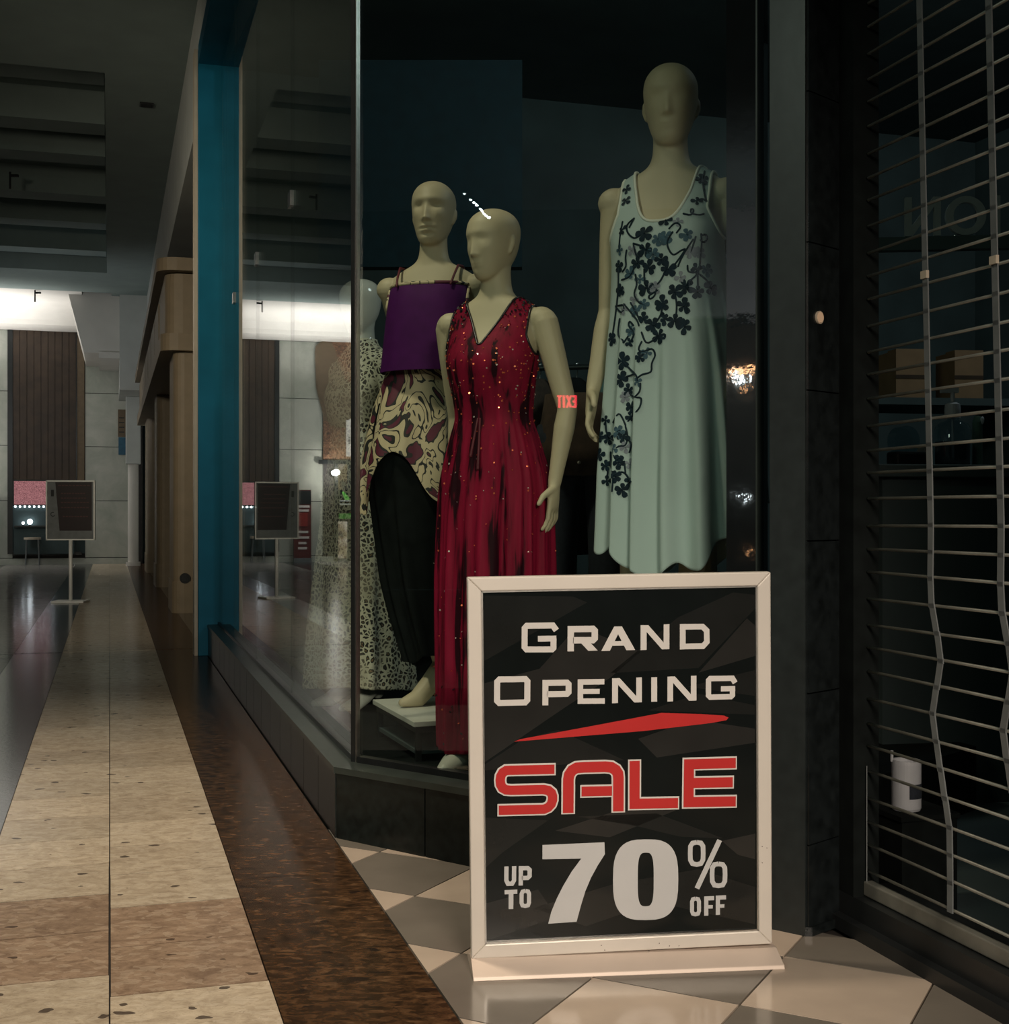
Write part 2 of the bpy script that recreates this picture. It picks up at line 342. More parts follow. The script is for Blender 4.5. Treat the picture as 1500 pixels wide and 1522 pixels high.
def link(name, me, mats, parent=None, label=None, cat=None, group=None, kind=None, smooth=False, bevel=0.0):
    o = bpy.data.objects.new(name, me); COL.objects.link(o)
    if mats is not None and not me.materials:
        for m in (mats if isinstance(mats, (list, tuple)) else [mats]): me.materials.append(m)
    if parent: o.parent = parent
    if label: o['label'] = label
    if cat: o['category'] = cat
    if group: o['group'] = group
    if kind: o['kind'] = kind
    if smooth: me.polygons.foreach_set('use_smooth', [True] * len(me.polygons))
    if bevel:
        b = o.modifiers.new('edge', 'BEVEL'); b.width = bevel; b.segments = 2; b.limit_method = 'ANGLE'; b.angle_limit = R(40)
    return o
def obj(name, mb, mats, parent=None, **kw): return link(name, mb.mesh(name), mats, parent, **kw)
def thing(name, label, cat, loc=(0, 0, 0), rotz=0.0, group=None):
    o = bpy.data.objects.new(name, None); COL.objects.link(o); o.empty_display_size = 0.1
    o.location = loc; o.rotation_euler = (0, 0, rotz); o['label'] = label; o['category'] = cat
    if group: o['group'] = group
    return o
def struct(name, mb, mats, **kw): return obj(name, mb, mats, kind='structure', **kw)

def clip_poly(poly, a, b, c):
    """keep a*x + b*y <= c"""
    out = []
    for i in range(len(poly)):
        p, q = poly[i], poly[(i + 1) % len(poly)]; fp = a * p[0] + b * p[1] - c; fq = a * q[0] + b * q[1] - c
        if fp <= 0: out.append(p)
        if (fp < 0 < fq) or (fq < 0 < fp):
            t = fp / (fp - fq); out.append((p[0] + (q[0] - p[0]) * t, p[1] + (q[1] - p[1]) * t))
    return out
def inset(poly, g):
    n = len(poly); cx = sum(p[0] for p in poly) / n; cy = sum(p[1] for p in poly) / n
    out = []
    for i in range(n):
        a, p, b = Vector(poly[i - 1]), Vector(poly[i]), Vector(poly[(i + 1) % n])
        e1 = (p - a); e2 = (b - p)
        if e1.length < 1e-5 or e2.length < 1e-5: continue
        n1 = Vector((-e1.y, e1.x)).normalized(); n2 = Vector((-e2.y, e2.x)).normalized()
        m = n1 + n2; k = 1 + n1.dot(n2)
        out.append(tuple(p + m * (g / max(k, 0.25))))
    return out
def area(poly): return 0.5 * sum(poly[i][0] * poly[(i + 1) % len(poly)][1] - poly[(i + 1) % len(poly)][0] * poly[i][1] for i in range(len(poly)))

# key plan points (metres, seen from the camera at 0,0)
A0 = Vector((-0.484, 3.715))             # outer corner of the window base
U = Vector((0.793, -0.609)).normalized() # direction of the splayed front pane
NP = Vector((-U.y, U.x))                 # into the shop, (0.609, 0.793)
G0 = Vector((-0.434, 3.790))             # glass corner
PC = Vector((0.663, 2.849))              # outer corner of the dark column
D_GLASS, D_BASE = 0.69, 0.62
S_A = sd(*A0)[0]; S_POST = 8.72; H_CEIL = 4.72; H_HEAD = 3.9; SILL = 0.205
def up(q): return G0 + U * q             # a point along the front pane

# ------------------------------------------------------------------ floor: base slab and every stone and tile that can be told apart
fb = MB().sdbox(-3, 40, -11.6, 9, -0.10, -0.010)
floor = struct('floor', fb, M['grout'])
def slab(name, poly, mat, gap=0.0012, top=0.0):
    if area(poly) < 0: poly = poly[::-1]
    p = inset(poly, gap)
    if len(p) < 3 or area(p) < 2e-4: return
    obj(name, MB().prism(p, -0.010, top), mat, floor)
def sdq(s0, s1, d0, d1): return [xy(s0, d0), xy(s0, d1), xy(s1, d1), xy(s1, d0)]
# two columns of cream travertine, a tan band crossing them
for d0, ph in ((-0.305, 2.73), (0.0, 2.605)):
    s = ph - 0.2925 * 5
    k = -5
    while s < 9.2:
        L = 0.2925 if s < 7.2 else 0.585
        e = min(s + L, 9.2)
        slab('floor_slab', sdq(s, e, d0, d0 + 0.305), M['tan_slab'] if k in (0, 1) else M['cream_slab'], 0.0024 if k in (0, 1, 2) else 0.0015)
        s = e; k += 1
    s = 9.22
    while s < 25.5:
        slab('floor_slab', sdq(s, min(s + 1.17, 25.6), d0, d0 + 0.305), M['cream_slab']); s += 1.17
# brown breccia border, black strip and grey stones
for d0, d1, m, L in ((0.305, 0.615, 'brown_slab', 0.61), (-0.61, -0.305, 'dark_slab', 0.61), (-1.22, -0.61, 'grey_slab', 1.2), (-1.83, -1.22, 'grey_slab', 1.2), (-2.44, -1.83, 'dark_slab', 1.2), (-3.66, -2.44, 'grey_slab', 2.4), (-5.2, -3.66, 'grey_slab', 2.4), (-7.2, -5.2, 'grey_slab', 2.4)):
    s = 0.9 if d0 > -0.5 else 3.0
    while s < 25.5:
        e = min(s + L, 25.6)
        if s < 9.15 and e > 9.2: e = 9.19
        slab('floor_slab', sdq(s + (0.03 if abs(s - 9.19) < 0.001 else 0), e, d0, d1), M[m], 0.0008)
        s = e
        if s > 9.2 and d0 > -0.7: L = 1.17
# beyond the window: stone in front of the brown pilasters
s = 8.75
while s < 25.5:
    slab('floor_slab', sdq(s, min(s + 1.2, 25.6), 0.615, 1.0), M['dark_slab'], 0.0008); s += 1.2
# diagonal chequer of the shop entrance
E1 = Vector(((CA - SA) / math.sqrt(2), (SA + CA) / math.sqrt(2)))
E2 = Vector(((CA + SA) / math.sqrt(2), (SA - CA) / math.sqrt(2)))
m_ = NP
for i in range(-6, 4):
    for j in range(-7, 7):
        a0, b0 = 2.375 + 0.305 * i, -0.757 + 0.305 * j
        poly = [tuple(E1 * a + E2 * b) for a, b in ((a0, b0), (a0 + 0.305, b0), (a0 + 0.305, b0 + 0.305), (a0, b0 + 0.305))]
        poly = clip_poly(poly, -CA, -SA, -0.6165)                           # right of the brown border
        if poly: poly = clip_poly(poly, m_.x, m_.y, m_.dot(A0) + 0.06)      # up to the window base
        if poly: poly = clip_poly(poly, CA, SA, 1.585)                      # up to the shutter threshold
        if poly: poly = clip_poly(poly, SA, -CA, -0.75)
        if len(poly) >= 3: slab('floor_tile', poly, M['tile_light'] if (i + j) % 2 == 0 else M['tile_dark'], 0.0021)

# ------------------------------------------------------------------ ceiling of the corridor with its stepped recess
cb = MB()
cb.sdbox(-3, 23.1, -0.04, 0.64, H_CEIL, H_CEIL + 0.72)
cb.sdbox(23.1, 40, 0.03, 0.64, H_CEIL, H_CEIL + 0.72)
cb.sdbox(-3, 11.6, -11.6, -0.04, H_CEIL, H_CEIL + 0.72)
cb.sdbox(21.2, 23.1, -11.6, -0.04, H_CEIL, H_CEIL + 0.72)
ceil = struct('ceiling', cb, M['ceiling'])
obj('recess_panel', MB().sdbox(11.5, 21.3, -11.6, -0.02, H_CEIL + 0.62, H_CEIL + 0.7), M['ceiling'], ceil)
for s0, dep in ((12.6, 0.28), (14.1, 0.34), (15.6, 0.28), (17.3, 0.34), (19.2, 0.28), (20.6, 0.4)):
    obj('recess_beam', MB().sdbox(s0, s0 + 0.42, -11.6, -0.05, H_CEIL + 0.62 - dep, H_CEIL + 0.63), M['ceiling'], ceil)
for (px, py) in ((218, 155), (192, 502), (194, 553)):
    Z = F * (H_CEIL - EYE) / (HY - py); X = (px - HX) / F * Z
    s_, d_ = sd(X, Z)
    v = thing('ceiling_vent', {218: 'small black square vent in the dark ceiling, nearest of three', 192: 'small black ceiling vent by the far right soffit, middle of three', 194: 'tiny black ceiling vent above the white column, farthest of three'}[px], 'vent', (X, Z, H_CEIL), R(17), 'vents in the corridor ceiling')
    h = 0.062 if px == 218 else 0.11
    obj('vent_frame', MB().box((-h, -h, -0.012), (h, h, 0.0)), M['black_metal'], v)
    obj('vent_grille', MB().box((-h * .8, -h * .8, -0.016), (h * .8, h * .8, -0.012)), M['vent'], v)
for (px, py, lb) in ((52, 440, 'small black ceiling hook hanging at the edge of the dark ceiling'), (15, 268, 'small black hook in the stepped ceiling recess')):
    hc = H_CEIL if py > 400 else H_CEIL + 0.28
    Z = F * (hc - 0.1 - EYE) / (HY - py); X = (px - HX) / F * Z
    v = thing('ceiling_hook', lb, 'hook', (X, Z, hc), 0)
    obj('stem', MB().cyl((0, 0, -0.2), (0, 0, 0.0), 0.012), M['vent'], v); obj('arm', MB().box((0, -.012, -0.06), (0.10, .012, -0.03)), M['vent'], v)

# ------------------------------------------------------------------ bulkhead over the shops
bk = MB().sdbox(-3, 8.9, D_BASE + 0.1, D_BASE + 0.3, H_HEAD, H_CEIL + 0.1)
bk.sdbox(8.9, 40, D_BASE, D_BASE + 0.4, 3.84, H_CEIL + 0.1)
struct('trim_1', bk, M['bulkhead'])
struct('wall_upper', MB().sdbox(8.9, 40, 1.02, 1.2, 0, 3.9), M['dark_wall'])
sf = MB().prism([xy(1.0, D_BASE + .2), xy(S_A + .4, D_BASE + .2), xy(3.6, 1.9), xy(1.0, 1.9)], H_HEAD + 0.002, H_HEAD + 0.08)
struct('trim_2', sf, M['shop_black'])

# ------------------------------------------------------------------ teal post and header of the window
tp = thing('window_portal', 'tall teal lacquered post and header at the far end of the shop window', 'post', (*xy(S_POST, 0.635), 0), R(17))
def loc_sd(par_s, par_d, s0, s1, d0, d1, z0, z1):      # box in the portal's own axes
    return MB().box((d0 - par_d, s0 - par_s, z0), (d1 - par_d, s1 - par_s, z1))
obj('post', loc_sd(S_POST, .635, S_POST, S_POST + .16, .558, .712, 0, H_HEAD + .1), M['teal'], tp, bevel=0.004)
obj('header', loc_sd(S_POST, .635, 1.2, S_POST, .558, .712, H_HEAD, H_HEAD + .12), M['teal'], tp)
obj('edge_trim', loc_sd(S_POST, .635, S_POST + .02, S_POST + .17, .534, .556, 0, H_HEAD + .1), M['cream_trim'], tp, label='cream edge strip')

# ------------------------------------------------------------------ window base: stone panels and sill
wb = MB().sdbox(S_A + 0.05, S_POST - .01, D_BASE + .012, D_GLASS + .05, 0, SILL - .02)
q_end = (PC - A0).dot(U)
a1, a2 = A0 + NP * 0.012, A0 + NP * 0.11
wb.prism([tuple(a1 + U * .02), tuple(a1 + U * (q_end - .12)), tuple(a2 + U * (q_end - .12)), tuple(a2 + U * .05)], 0, SILL - .02)
base = struct('wall_window_base', wb, M['shop_black'])
n = 16
for i in range(n):
    s0 = S_A + (S_POST - S_A) * i / n; s1 = S_A + (S_POST - S_A) * (i + 1) / n
    obj('base_panel', MB().sdbox(s0 + .002, s1 - .002, D_BASE, D_BASE + .012, 0, SILL - .018), M['base_stone'], base)
nb = 4
for i in range(nb):
    p0 = A0 + U * (q_end * i / nb * .94 + .002); p1 = A0 + U * (q_end * (i + 1) / nb * .94 - .002)
    obj('base_panel', MB().prism([tuple(p0), tuple(p1), tuple(p1 + NP * .012), tuple(p0 + NP * .012)], 0, SILL - .018), M['base_stone'], base)
o1 = Vector(xy(S_A, D_BASE - .004)); 
sl = MB().prism([tuple(A0 - NP * .004), tuple(o1), xy(S_POST - .005, D_BASE - .004), xy(S_POST - .005, D_GLASS + .04), tuple(G0 + NP * .04)], SILL - .018, SILL)
obj('sill_strip', sl, M['sill'], base)
sl = MB().prism([tuple(A0 - NP * .004), tuple(A0 - NP * .004 + U * q_end * .93), tuple(up(1.20) + NP * .03), tuple(G0 + NP * .04)], SILL - .018, SILL)
obj('sill_strip', sl, M['sill'], base)

# ------------------------------------------------------------------ window_1 (along the corridor) and window_2 (splayed front pane)
w1 = bpy.data.objects.new('window_1', None); COL.objects.link(w1); w1['kind'] = 'structure'
gs = [sd(*G0)[0] + .01, 5.17, 6.43, 7.62, S_POST - .004]
for i in range(4):
    obj('glass_pane', MB().sdbox(gs[i] + .002, gs[i + 1] - .002, D_GLASS, D_GLASS + .008, SILL + .002, H_HEAD), M['glass'], w1)
    if i: 
        o_ = obj('glass_clip', MB().sdbox(gs[i] - .035, gs[i] + .035, D_GLASS - .008, D_GLASS + .016, 2.155, 2.215), M['steel'], w1)
        obj('joint_seal', MB().sdbox(gs[i] - .0016, gs[i] + .0016, D_GLASS + .001, D_GLASS + .007, SILL, H_HEAD), M['sill'], w1)
obj('bottom_rail', MB().sdbox(gs[0], gs[-1], D_GLASS - .008, D_GLASS + .02, SILL, SILL + .016), M['black_metal'], w1)
w2 = bpy.data.objects.new('window_2', None); COL.objects.link(w2); w2['kind'] = 'structure'
def pbox(q0, q1, n0, n1, z0, z1):
    a, b = up(q0), up(q1); return MB().prism([tuple(a + NP * n0), tuple(b + NP * n0), tuple(b + NP * n1), tuple(a + NP * n1)], z0, z1)
Q_J = 1.214
obj('glass_pane', pbox(.0045, Q_J, 0, .008, SILL + .002, H_HEAD), M['glass'], w2)
obj('corner_post', pbox(-.0155, .0005, -.008, .012, SILL, H_HEAD), M['black_metal'], w2)
obj('corner_bead', pbox(.0008, .0042, -.006, .010, SILL, H_HEAD), M['steel'], w2, label='thin bright edge of the corner post')
obj('bottom_rail', pbox(.012, Q_J, -.010, .018, SILL, SILL + .018), M['black_metal'], w2)
obj('jamb', pbox(Q_J + .001, 1.291, -.012, .05, 0, H_HEAD), M['jamb'], w2, label='mirror polished black jamb')
obj('edge_bead', pbox(1.2915, 1.2955, -.014, .02, SILL, H_HEAD), M['sill'], w2)

# ------------------------------------------------------------------ dark stone column between window and shutter
cw = bpy.data.objects.new('wall_column', None); COL.objects.link(cw); cw['kind'] = 'structure'
B1 = PC - U * 0.085; Bk = Vector((0.815, 2.995))
V2 = (Bk - PC).normalized()
obj('core', MB().prism([tuple(PC + U * -.004 + NP * .012), tuple(Bk + NP * .01), tuple(Bk + NP * .10), tuple(B1 + NP * .12), tuple(B1 + NP * .012)], 0, H_HEAD), M['black_cloth'], cw)
obj('jamb_panel', MB().prism([tuple(B1), tuple(PC), tuple(PC + NP * .012), tuple(B1 + NP * .012)], 0, H_HEAD), M['column_grey'], cw, label='grey metal jamb face')
N2 = Vector((V2.y, -V2.x))
zs = [0.0, 0.20, 0.535, 0.872, 1.205, 1.532, 1.865, 2.20, 2.53, 2.86, 3.2, 3.55, 3.9]
for z0, z1 in zip(zs[:-1], zs[1:]):
    p0 = PC + V2 * .006 ; p1 = Bk
    obj('stone_panel', MB().prism([tuple(p0 + N2 * .006), tuple(p1 + N2 * .006), tuple(p1 - N2 * .008), tuple(p0 - N2 * .008)], z0 + .0015, z1 - .0015), M['column_stone'], cw)
obj('base_block', MB().prism([tuple(PC + N2 * .012 + V2 * .01), tuple(Bk + N2 * .02), tuple(Bk), tuple(PC)], 0, .02), M['column_stone'], cw)
k = (1217 - HX) / F; t = None
# pale disc on the column's side face, given an emissive colour
n3 = N2; denom = k * n3.x + n3.y; Zd = (PC + N2 * .006).dot(n3) / denom
dl = thing('pale_disc', 'small round pale disc on the dark stone column', 'light', (k * Zd, Zd, EYE + (HY - 472) / F * Zd))
c0 = Vector((0, 0, 0)); nv = Vector((n3.x, n3.y, 0))
obj('rim', MB().cyl(c0, c0 + nv * .004, .0145, n=28), M['cream_trim'], dl)
obj('lens', MB().cyl(c0 + nv * .004, c0 + nv * .006, .0115, n=28), M['glow_disc'], dl)

# ------------------------------------------------------------------ roller shutter of the entrance
D_GR = 1.62
th = MB().sdbox(0.6, 2.60, 1.585, 1.74, 0, .078); th.sdbox(0.6, 2.62, 1.56, 1.60, 0, .03)
struct('trim_3', th, M['black_metal'])
rs = thing('roller_shutter', 'open roller shutter of thin metal rods on link straps, closing the dark shop entrance', 'shutter', (*xy(2.28, D_GR), 0), R(17))
def rl(s, d, z): return (d - D_GR, s - 2.28, z)
def wob(z):      # the straps lean and kink near the floor
    lean = 0.036 * (z - 0.95)
    kn = [(0.0, -.03), (.18, -.038), (.30, -.040), (.42, -.012), (.52, .010), (.64, -.026), (.76, .008), (.9, 0), (4, 0)]
    for (za, a), (zb, b) in zip(kn[:-1], kn[1:]):
        if za <= z <= zb: return lean + a + (b - a) * (z - za) / (zb - za)
    return lean
zr = [.135 + .0553 * i for i in range(46)]
for i, z in enumerate(zr):
    dz = .004 * math.sin(i * 1.7)
    mb = MB().cyl(rl(1.45, D_GR, z), rl(2.0, D_GR + .002, z + dz * .3), .0034, n=8).cyl(rl(2.0, D_GR + .002, z + dz * .3), rl(2.52, D_GR, z + dz), .0034, n=8)
    obj('rod', mb, M['rod'], rs, smooth=True)
for sb in (2.287, 2.068, 1.850, 1.63):
    for i in range(len(zr) - 1):
        z0, z1 = zr[i], zr[i + 1]; a, b = sb + wob(z0), sb + wob(z1)
        w = .0085
        mb = MB()
        P = [rl(a - w, D_GR - .005, z0 - .005), rl(a + w, D_GR - .005, z0 - .005), rl(b + w, D_GR - .005, z1 + .004), rl(b - w, D_GR - .005, z1 + .004)]
        Q = [(p[0] + .003, p[1], p[2]) for p in P]
        mb.add(P + Q, [(0, 1, 2, 3), (7, 6, 5, 4), (0, 4, 5, 1), (1, 5, 6, 2), (2, 6, 7, 3), (3, 7, 4, 0)])
        obj('link', mb, M['link'], rs)
for z, sb in ((1.423, 2.287), (1.412, 2.068)):
    a = sb + wob(z)
    obj('retaining_clip', MB().box(rl(a - .010, D_GR - .009, z - .004), rl(a + .010, D_GR - .002, z + .012)), M['cream_trim'], rs, label='pale clip on the strap')
obj('bottom_bar', MB().box(rl(1.45, D_GR - .010, .080), rl(2.525, D_GR + .014, .112)), M['rod'], rs, bevel=.003)
obj('side_guide', MB().box(rl(2.525, D_GR - .035, 0.078), rl(2.60, D_GR + .03, 2.75)), M['black_cloth'], rs)
obj('edge_wire', MB().cyl(rl(2.517, D_GR - .006, .11), rl(2.517, D_GR - .006, .37), .0012, n=6), M['link'], rs)
lk = thing('floor_latch', 'tiny pale metal latch on the black threshold below the shutter', 'latch', (0.812, 2.842, 0.03))
obj('bolt', MB().box((-.012, -.006, 0), (.012, .006, .010)), M['steel'], lk, bevel=.002)
obj('knob', MB().ball((.004, 0, .012), .005, 10), M['steel'], lk, smooth=True)

# ------------------------------------------------------------------ shop interior (dark)
sh = MB()
sh.sdbox(8.62, 8.72, .72, 6.6, 0, H_HEAD); struct('wall_shop_end', sh, M['shop_black'])
struct('wall_shop_back', MB().sdbox(-2.5, 8.72, 6.5, 6.6, 0, H_HEAD), M['shop_black'])
struct('wall_shop_near', MB().sdbox(-2.6, -2.5, 1.62, 6.6, 0, H_HEAD), M['shop_black'])
sc_ = MB().prism([xy(-2.5, 1.75), xy(2.8, 1.75), tuple(up(1.3) + NP * .4), tuple(G0 + NP * .3 + U * .2), xy(8.7, .74), xy(8.7, 6.6), xy(-2.5, 6.6)], H_HEAD - .05, H_HEAD)
struct('trim_4', sc_, M['shop_black'])
struct('wall_over_shutter', MB().sdbox(-2.5, 2.62, 1.66, 1.76, 2.70, H_HEAD), M['shop_black'])
struct('wall_entry_side', MB().sdbox(-2.5, 1.44, 1.60, 1.76, 0, H_HEAD), M['shop_black'])
dk = MB().prism([tuple(G0 + NP * .03 + U * .03), tuple(up(1.2) + NP * .03), tuple(up(1.35) + NP * 1.4), xy(6.0, 2.6), xy(8.6, 2.6), xy(8.6, D_GLASS + .03)], 0.0, SILL - .006)
struct('trim_5', dk, M['black_cloth'])
lamp('shop_fill', 'AREA', (2.3, 4.7, 3.7), (0.6, 9.0, 1.9), 36, (0.86, 1.0, 1.0), 0.9)  # fill added to lift the black of the shop walls
lamp('shop_entry_fill', 'AREA', (3.6, 4.2, 3.7), (6.2, 6.0, 1.7), 14, (0.86, 1.0, 1.0), 0.9)  # second fill added for the dark space behind the shutter

# ------------------------------------------------------------------ brown pilastered facade along the corridor beyond the window
fa = bpy.data.objects.new('wall_facade', None); COL.objects.link(fa); fa['kind'] = 'structure'
def rounded(s0, s1, d0, d1, r, n=5):          # rounded on the near, corridor-side corner
    pts = [xy(s1, d1), xy(s1, d0)]
    for i in range(n + 1):
        a = math.pi / 2 * i / n; pts.append(xy(s0 + r - r * math.sin(a), d0 + r - r * math.cos(a)))
    pts.append(xy(s0, d1)); return pts
for s0, s1 in ((12.55, 13.35), (17.1, 17.9), (21.4, 22.6)):
    obj('pilaster', MB().prism(rounded(s0, s1, .575, 1.02, .10), .30, 2.50), M['facade'], fa)
    obj('pilaster_foot', MB().prism(rounded(s0 - .012, s1 + .012, .563, 1.02, .11), 0, .30), M['facade'], fa)
obj('lintel_moulding', MB().prism(rounded(12.45, 23.2, .455, 1.02, .16, 6), 2.47, 2.63), M['facade'], fa)
obj('lintel_fascia', MB().prism(rounded(12.52, 23.2, .50, 1.02, .16, 6), 2.64, 3.20), M['facade'], fa)
obj('cornice', MB().prism(rounded(12.40, 23.2, .42, 1.02, .18, 6), 3.21, 3.33), M['facade'], fa)
for i in range(7): obj('fascia_panel', MB().sdbox(14.0 + 1.3 * i, 15.2 + 1.3 * i, .488, .50, 2.70, 3.14), M['facade'], fa)
obj('door_recess', MB().sdbox(13.35, 21.4, .98, 1.02, 0, 2.47), M['shop_black'], fa)
k = (283 - HX) / F; Zs = 12.2
fs_ = thing('wall_socket', 'small dark round socket low on the nearest brown pilaster', 'socket', (*xy(12.545, .68), .33))
obj('plate', MB().cyl((0, 0, 0), (SA * .012, -CA * .012, 0), .05, n=16), M['vent'], fs_)
obj('insert', MB().cyl((SA * .012, -CA * .012, 0), (SA * .016, -CA * .016, 0), .03, n=16), M['black_metal'], fs_)
gd = thing('wall_ornament', 'small gold leaf shaped wall ornament beside the teal post', 'ornament', (*xy(9.64, 1.02), 3.17))
obj('bracket', MB().cyl((0, 0, 0), (-CA * .40, -SA * .40, 0), .008), M['gold'], gd)
for i, (a, L) in enumerate(((0, .055), (72, .05), (144, .045), (216, .045), (288, .05))):
    c_ = Vector((-CA * .42, -SA * .42, 0)); dd = Vector((SA * math.sin(R(a)), -CA * math.sin(R(a)), math.cos(R(a))))
    obj('leaf', MB().tube([c_, c_ + dd * L * .5, c_ + dd * L], (.006, .014, .004), 8), M['gold'], gd, smooth=True)

# ------------------------------------------------------------------ far court: stone wall, dark timber recess, cove
S_BW = 25.6
def bw(px, py):                      # a point of the far wall: (d, height)
    k = (px - HX) / F; Z = S_BW / (CA - SA * k); return Z * (CA * k + SA), EYE + (HY - py) / F * Z
far = bpy.data.objects.new('wall_far', None); COL.objects.link(far); far['kind'] = 'structure'
dL, dR = bw(19, 600)[0], bw(113, 600)[0]; dEnd = bw(191, 700)[0]
zt = 4.36; z_op = bw(60, 713)[1]; z_ob = bw(60, 823)[1]
obj('backing', MB().sdbox(S_BW + .03, S_BW + .2, -14, .6, 0, 5.2), M['grout'], far)
def marble(d0, d1, z0, z1): 
    obj('stone_panel', MB().sdbox(S_BW, S_BW + .03, d0 + .006, d1 - .006, z0 + .006, z1 - .006), M['marble'], far)
zsj = [0.0, .12, bw(10, 744)[1], bw(10, 662)[1], bw(10, 581)[1], zt]
for z0, z1 in zip(zsj[:-1], zsj[1:]):
    for d0, d1 in ((-2.67, dL), (dR + .16, dEnd + .1)): marble(d0, d1, z0, z1)
    if z1 > 3.9: marble(-14, -2.67, z0, z1)
    if z1 <= z_ob + .1: marble(dL, dR + .16, z0, z1)
rec = MB().sdbox(S_BW - .03, S_BW + .03, dL - .09, dL, z_ob, zt).sdbox(S_BW - .03, S_BW + .03, dR, dR + .02, z_op, zt)
obj('recess_frame', rec, M['black_metal'], far)
wbk = 9
for i in range(wbk):
    a = dL + (dR - dL) * i / wbk; b = dL + (dR - dL) * (i + 1) / wbk
    obj('timber_board', MB().sdbox(S_BW - .012 - .004 * (i % 2), S_BW + .03, a + .004, b - .004, z_op, zt), M['wood_dark'], far)
obj('timber_reveal', MB().sdbox(S_BW - .02, S_BW + .03, dR + .02, dR + .15, z_op - .02, zt), M['wood_mid'], far)
# kiosk opening below the timber
obj('opening_back', MB().sdbox(S_BW + .0, S_BW + .03, dL, dR + .16, z_ob, z_op), M['shop_black'], far)
obj('opening_sill', MB().sdbox(S_BW - .03, S_BW + .02, dL, dR + .1, z_ob - .03, z_ob + .03), M['black_metal'], far)
d0, z1 = bw(21, 715); d1, z0 = bw(75, 750)
mbn = thing('menu_board', 'pink lit board in the far dark opening, behind the standing poster', 'sign', (*xy(S_BW - .02, (d0 + d1) / 2), z0), R(17))
hw = (d1 - d0) / 2
obj('panel', MB().box((-hw, -.01, 0), (hw, .012, z1 - z0)), M['pink_lit'], mbn); obj('case', MB().box((-hw - .02, .0, -.02), (hw + .02, .02, z1 - z0 + .02)), M['black_metal'], mbn)
ls = thing('light_string', 'row of tiny lit bulbs under the pink board in the far opening', 'lights', (*xy(S_BW - .03, bw(45, 753)[0]), bw(45, 753)[1]), R(17))
for i in range(9):
    dd, zz = bw(23 + 7 * i, 753); obj('bulb', MB().ball((dd - bw(45, 753)[0], 0, 0), .018, 8), M['bulb'], ls, smooth=True)
obj('wire', MB().cyl((-.34, 0, .022), (.5, 0, .022), .005, n=6), M['black_metal'], ls)
for px, py, r, lb in ((45, 776, .05, 'larger white lit globe on the counter in the far opening'), (35, 777, .026, 'smaller white lit globe on the counter in the far opening')):
    dd, zz = bw(px, py); g = thing('globe_lamp', lb, 'lamp', (*xy(S_BW - .10, dd), bw(40, 781)[1]), 0, 'globe lamps in the far opening')
    obj('globe', MB().ball((0, 0, r + .02), r, 12), M['bulb'], g, smooth=True); obj('foot', MB().cyl((0, 0, 0), (0, 0, .024), r * .5), M['black_metal'], g)
dd, zz = bw(50, 781)
ct = thing('bar_counter', 'black bar counter with a steel edge in the far dark opening', 'counter', (*xy(S_BW - .16, (dL + dR) / 2), 0), R(17))
hw2 = (dR - dL) / 2 - .03
obj('front', MB().box((-hw2, -.02, z_ob), (hw2, .10, zz - .03)), M['shop_black'], ct); obj('top', MB().box((-hw2, -.06, zz - .03), (hw2, .10, zz)), M['column_grey'], ct)
dd, zz = bw(50, 799)
st = thing('bar_stool', 'pale topped bar stool in front of the far dark counter', 'stool', (*xy(S_BW - .36, dd), 0), R(17))
obj('seat', MB().cyl((0, 0, zz - .03), (0, 0, zz + .01), .15, n=20), M['cream_trim'], st, smooth=False)
for x_, y_ in ((-.1, -.1), (.1, -.1), (.1, .1), (-.1, .1)): obj('leg', MB().cyl((x_ * 1.2, y_ * 1.2, 0), (x_, y_, zz - .03), .009, n=6), M['link'], st)
# baseboard
obj('plinth', MB().sdbox(S_BW - .02, S_BW, -14, dEnd + .1, 0, .10), M['marble'], far)
# bright cove over the far wall, and the lower white soffit box
cv = MB()
prof = [(23.1, H_CEIL), (24.2, H_CEIL - .02), (24.9, 4.62), (25.1, 4.50), (25.15, 4.42), (25.6, 4.36), (25.6, 5.2), (23.1, 5.2)]
P = [(*xy(s, -14), z) for s, z in prof]; Q = [(*xy(s, dR + .15), z) for s, z in prof]
nP = len(prof)
cv.add(P + Q, [tuple(range(nP - 1, -1, -1)), tuple(range(nP, 2 * nP))] + [(i, (i + 1) % nP, nP + (i + 1) % nP, nP + i) for i in range(nP)])
struct('trim_6', cv, M['white_paint'])
cv = MB(); d0 = bw(112, 480)[0]; d1 = .164
z_b = bw(140, 545)[1]
P = [(*xy(23.4, d), z) for d, z in ((bw(105, 460)[0] , H_CEIL + .1), (bw(128, 545)[0], z_b), (d1, z_b), (d1, H_CEIL + .1))]
Q = [(*xy(25.6, d), z) for d, z in ((bw(105, 460)[0], H_CEIL + .1), (bw(128, 545)[0], z_b), (d1, z_b), (d1, H_CEIL + .1))]
cv.add(P + Q, [(0, 1, 2, 3), (7, 6, 5, 4), (0, 4, 5, 1), (1, 5, 6, 2), (2, 6, 7, 3), (3, 7, 4, 0)])
tb = struct('trim_7', cv, M['white_paint'])
obj('soffit_step', MB().sdbox(23.35, 25.4, bw(148, 550)[0], d1, z_b - .09, z_b + .02), M['white_paint'], tb)
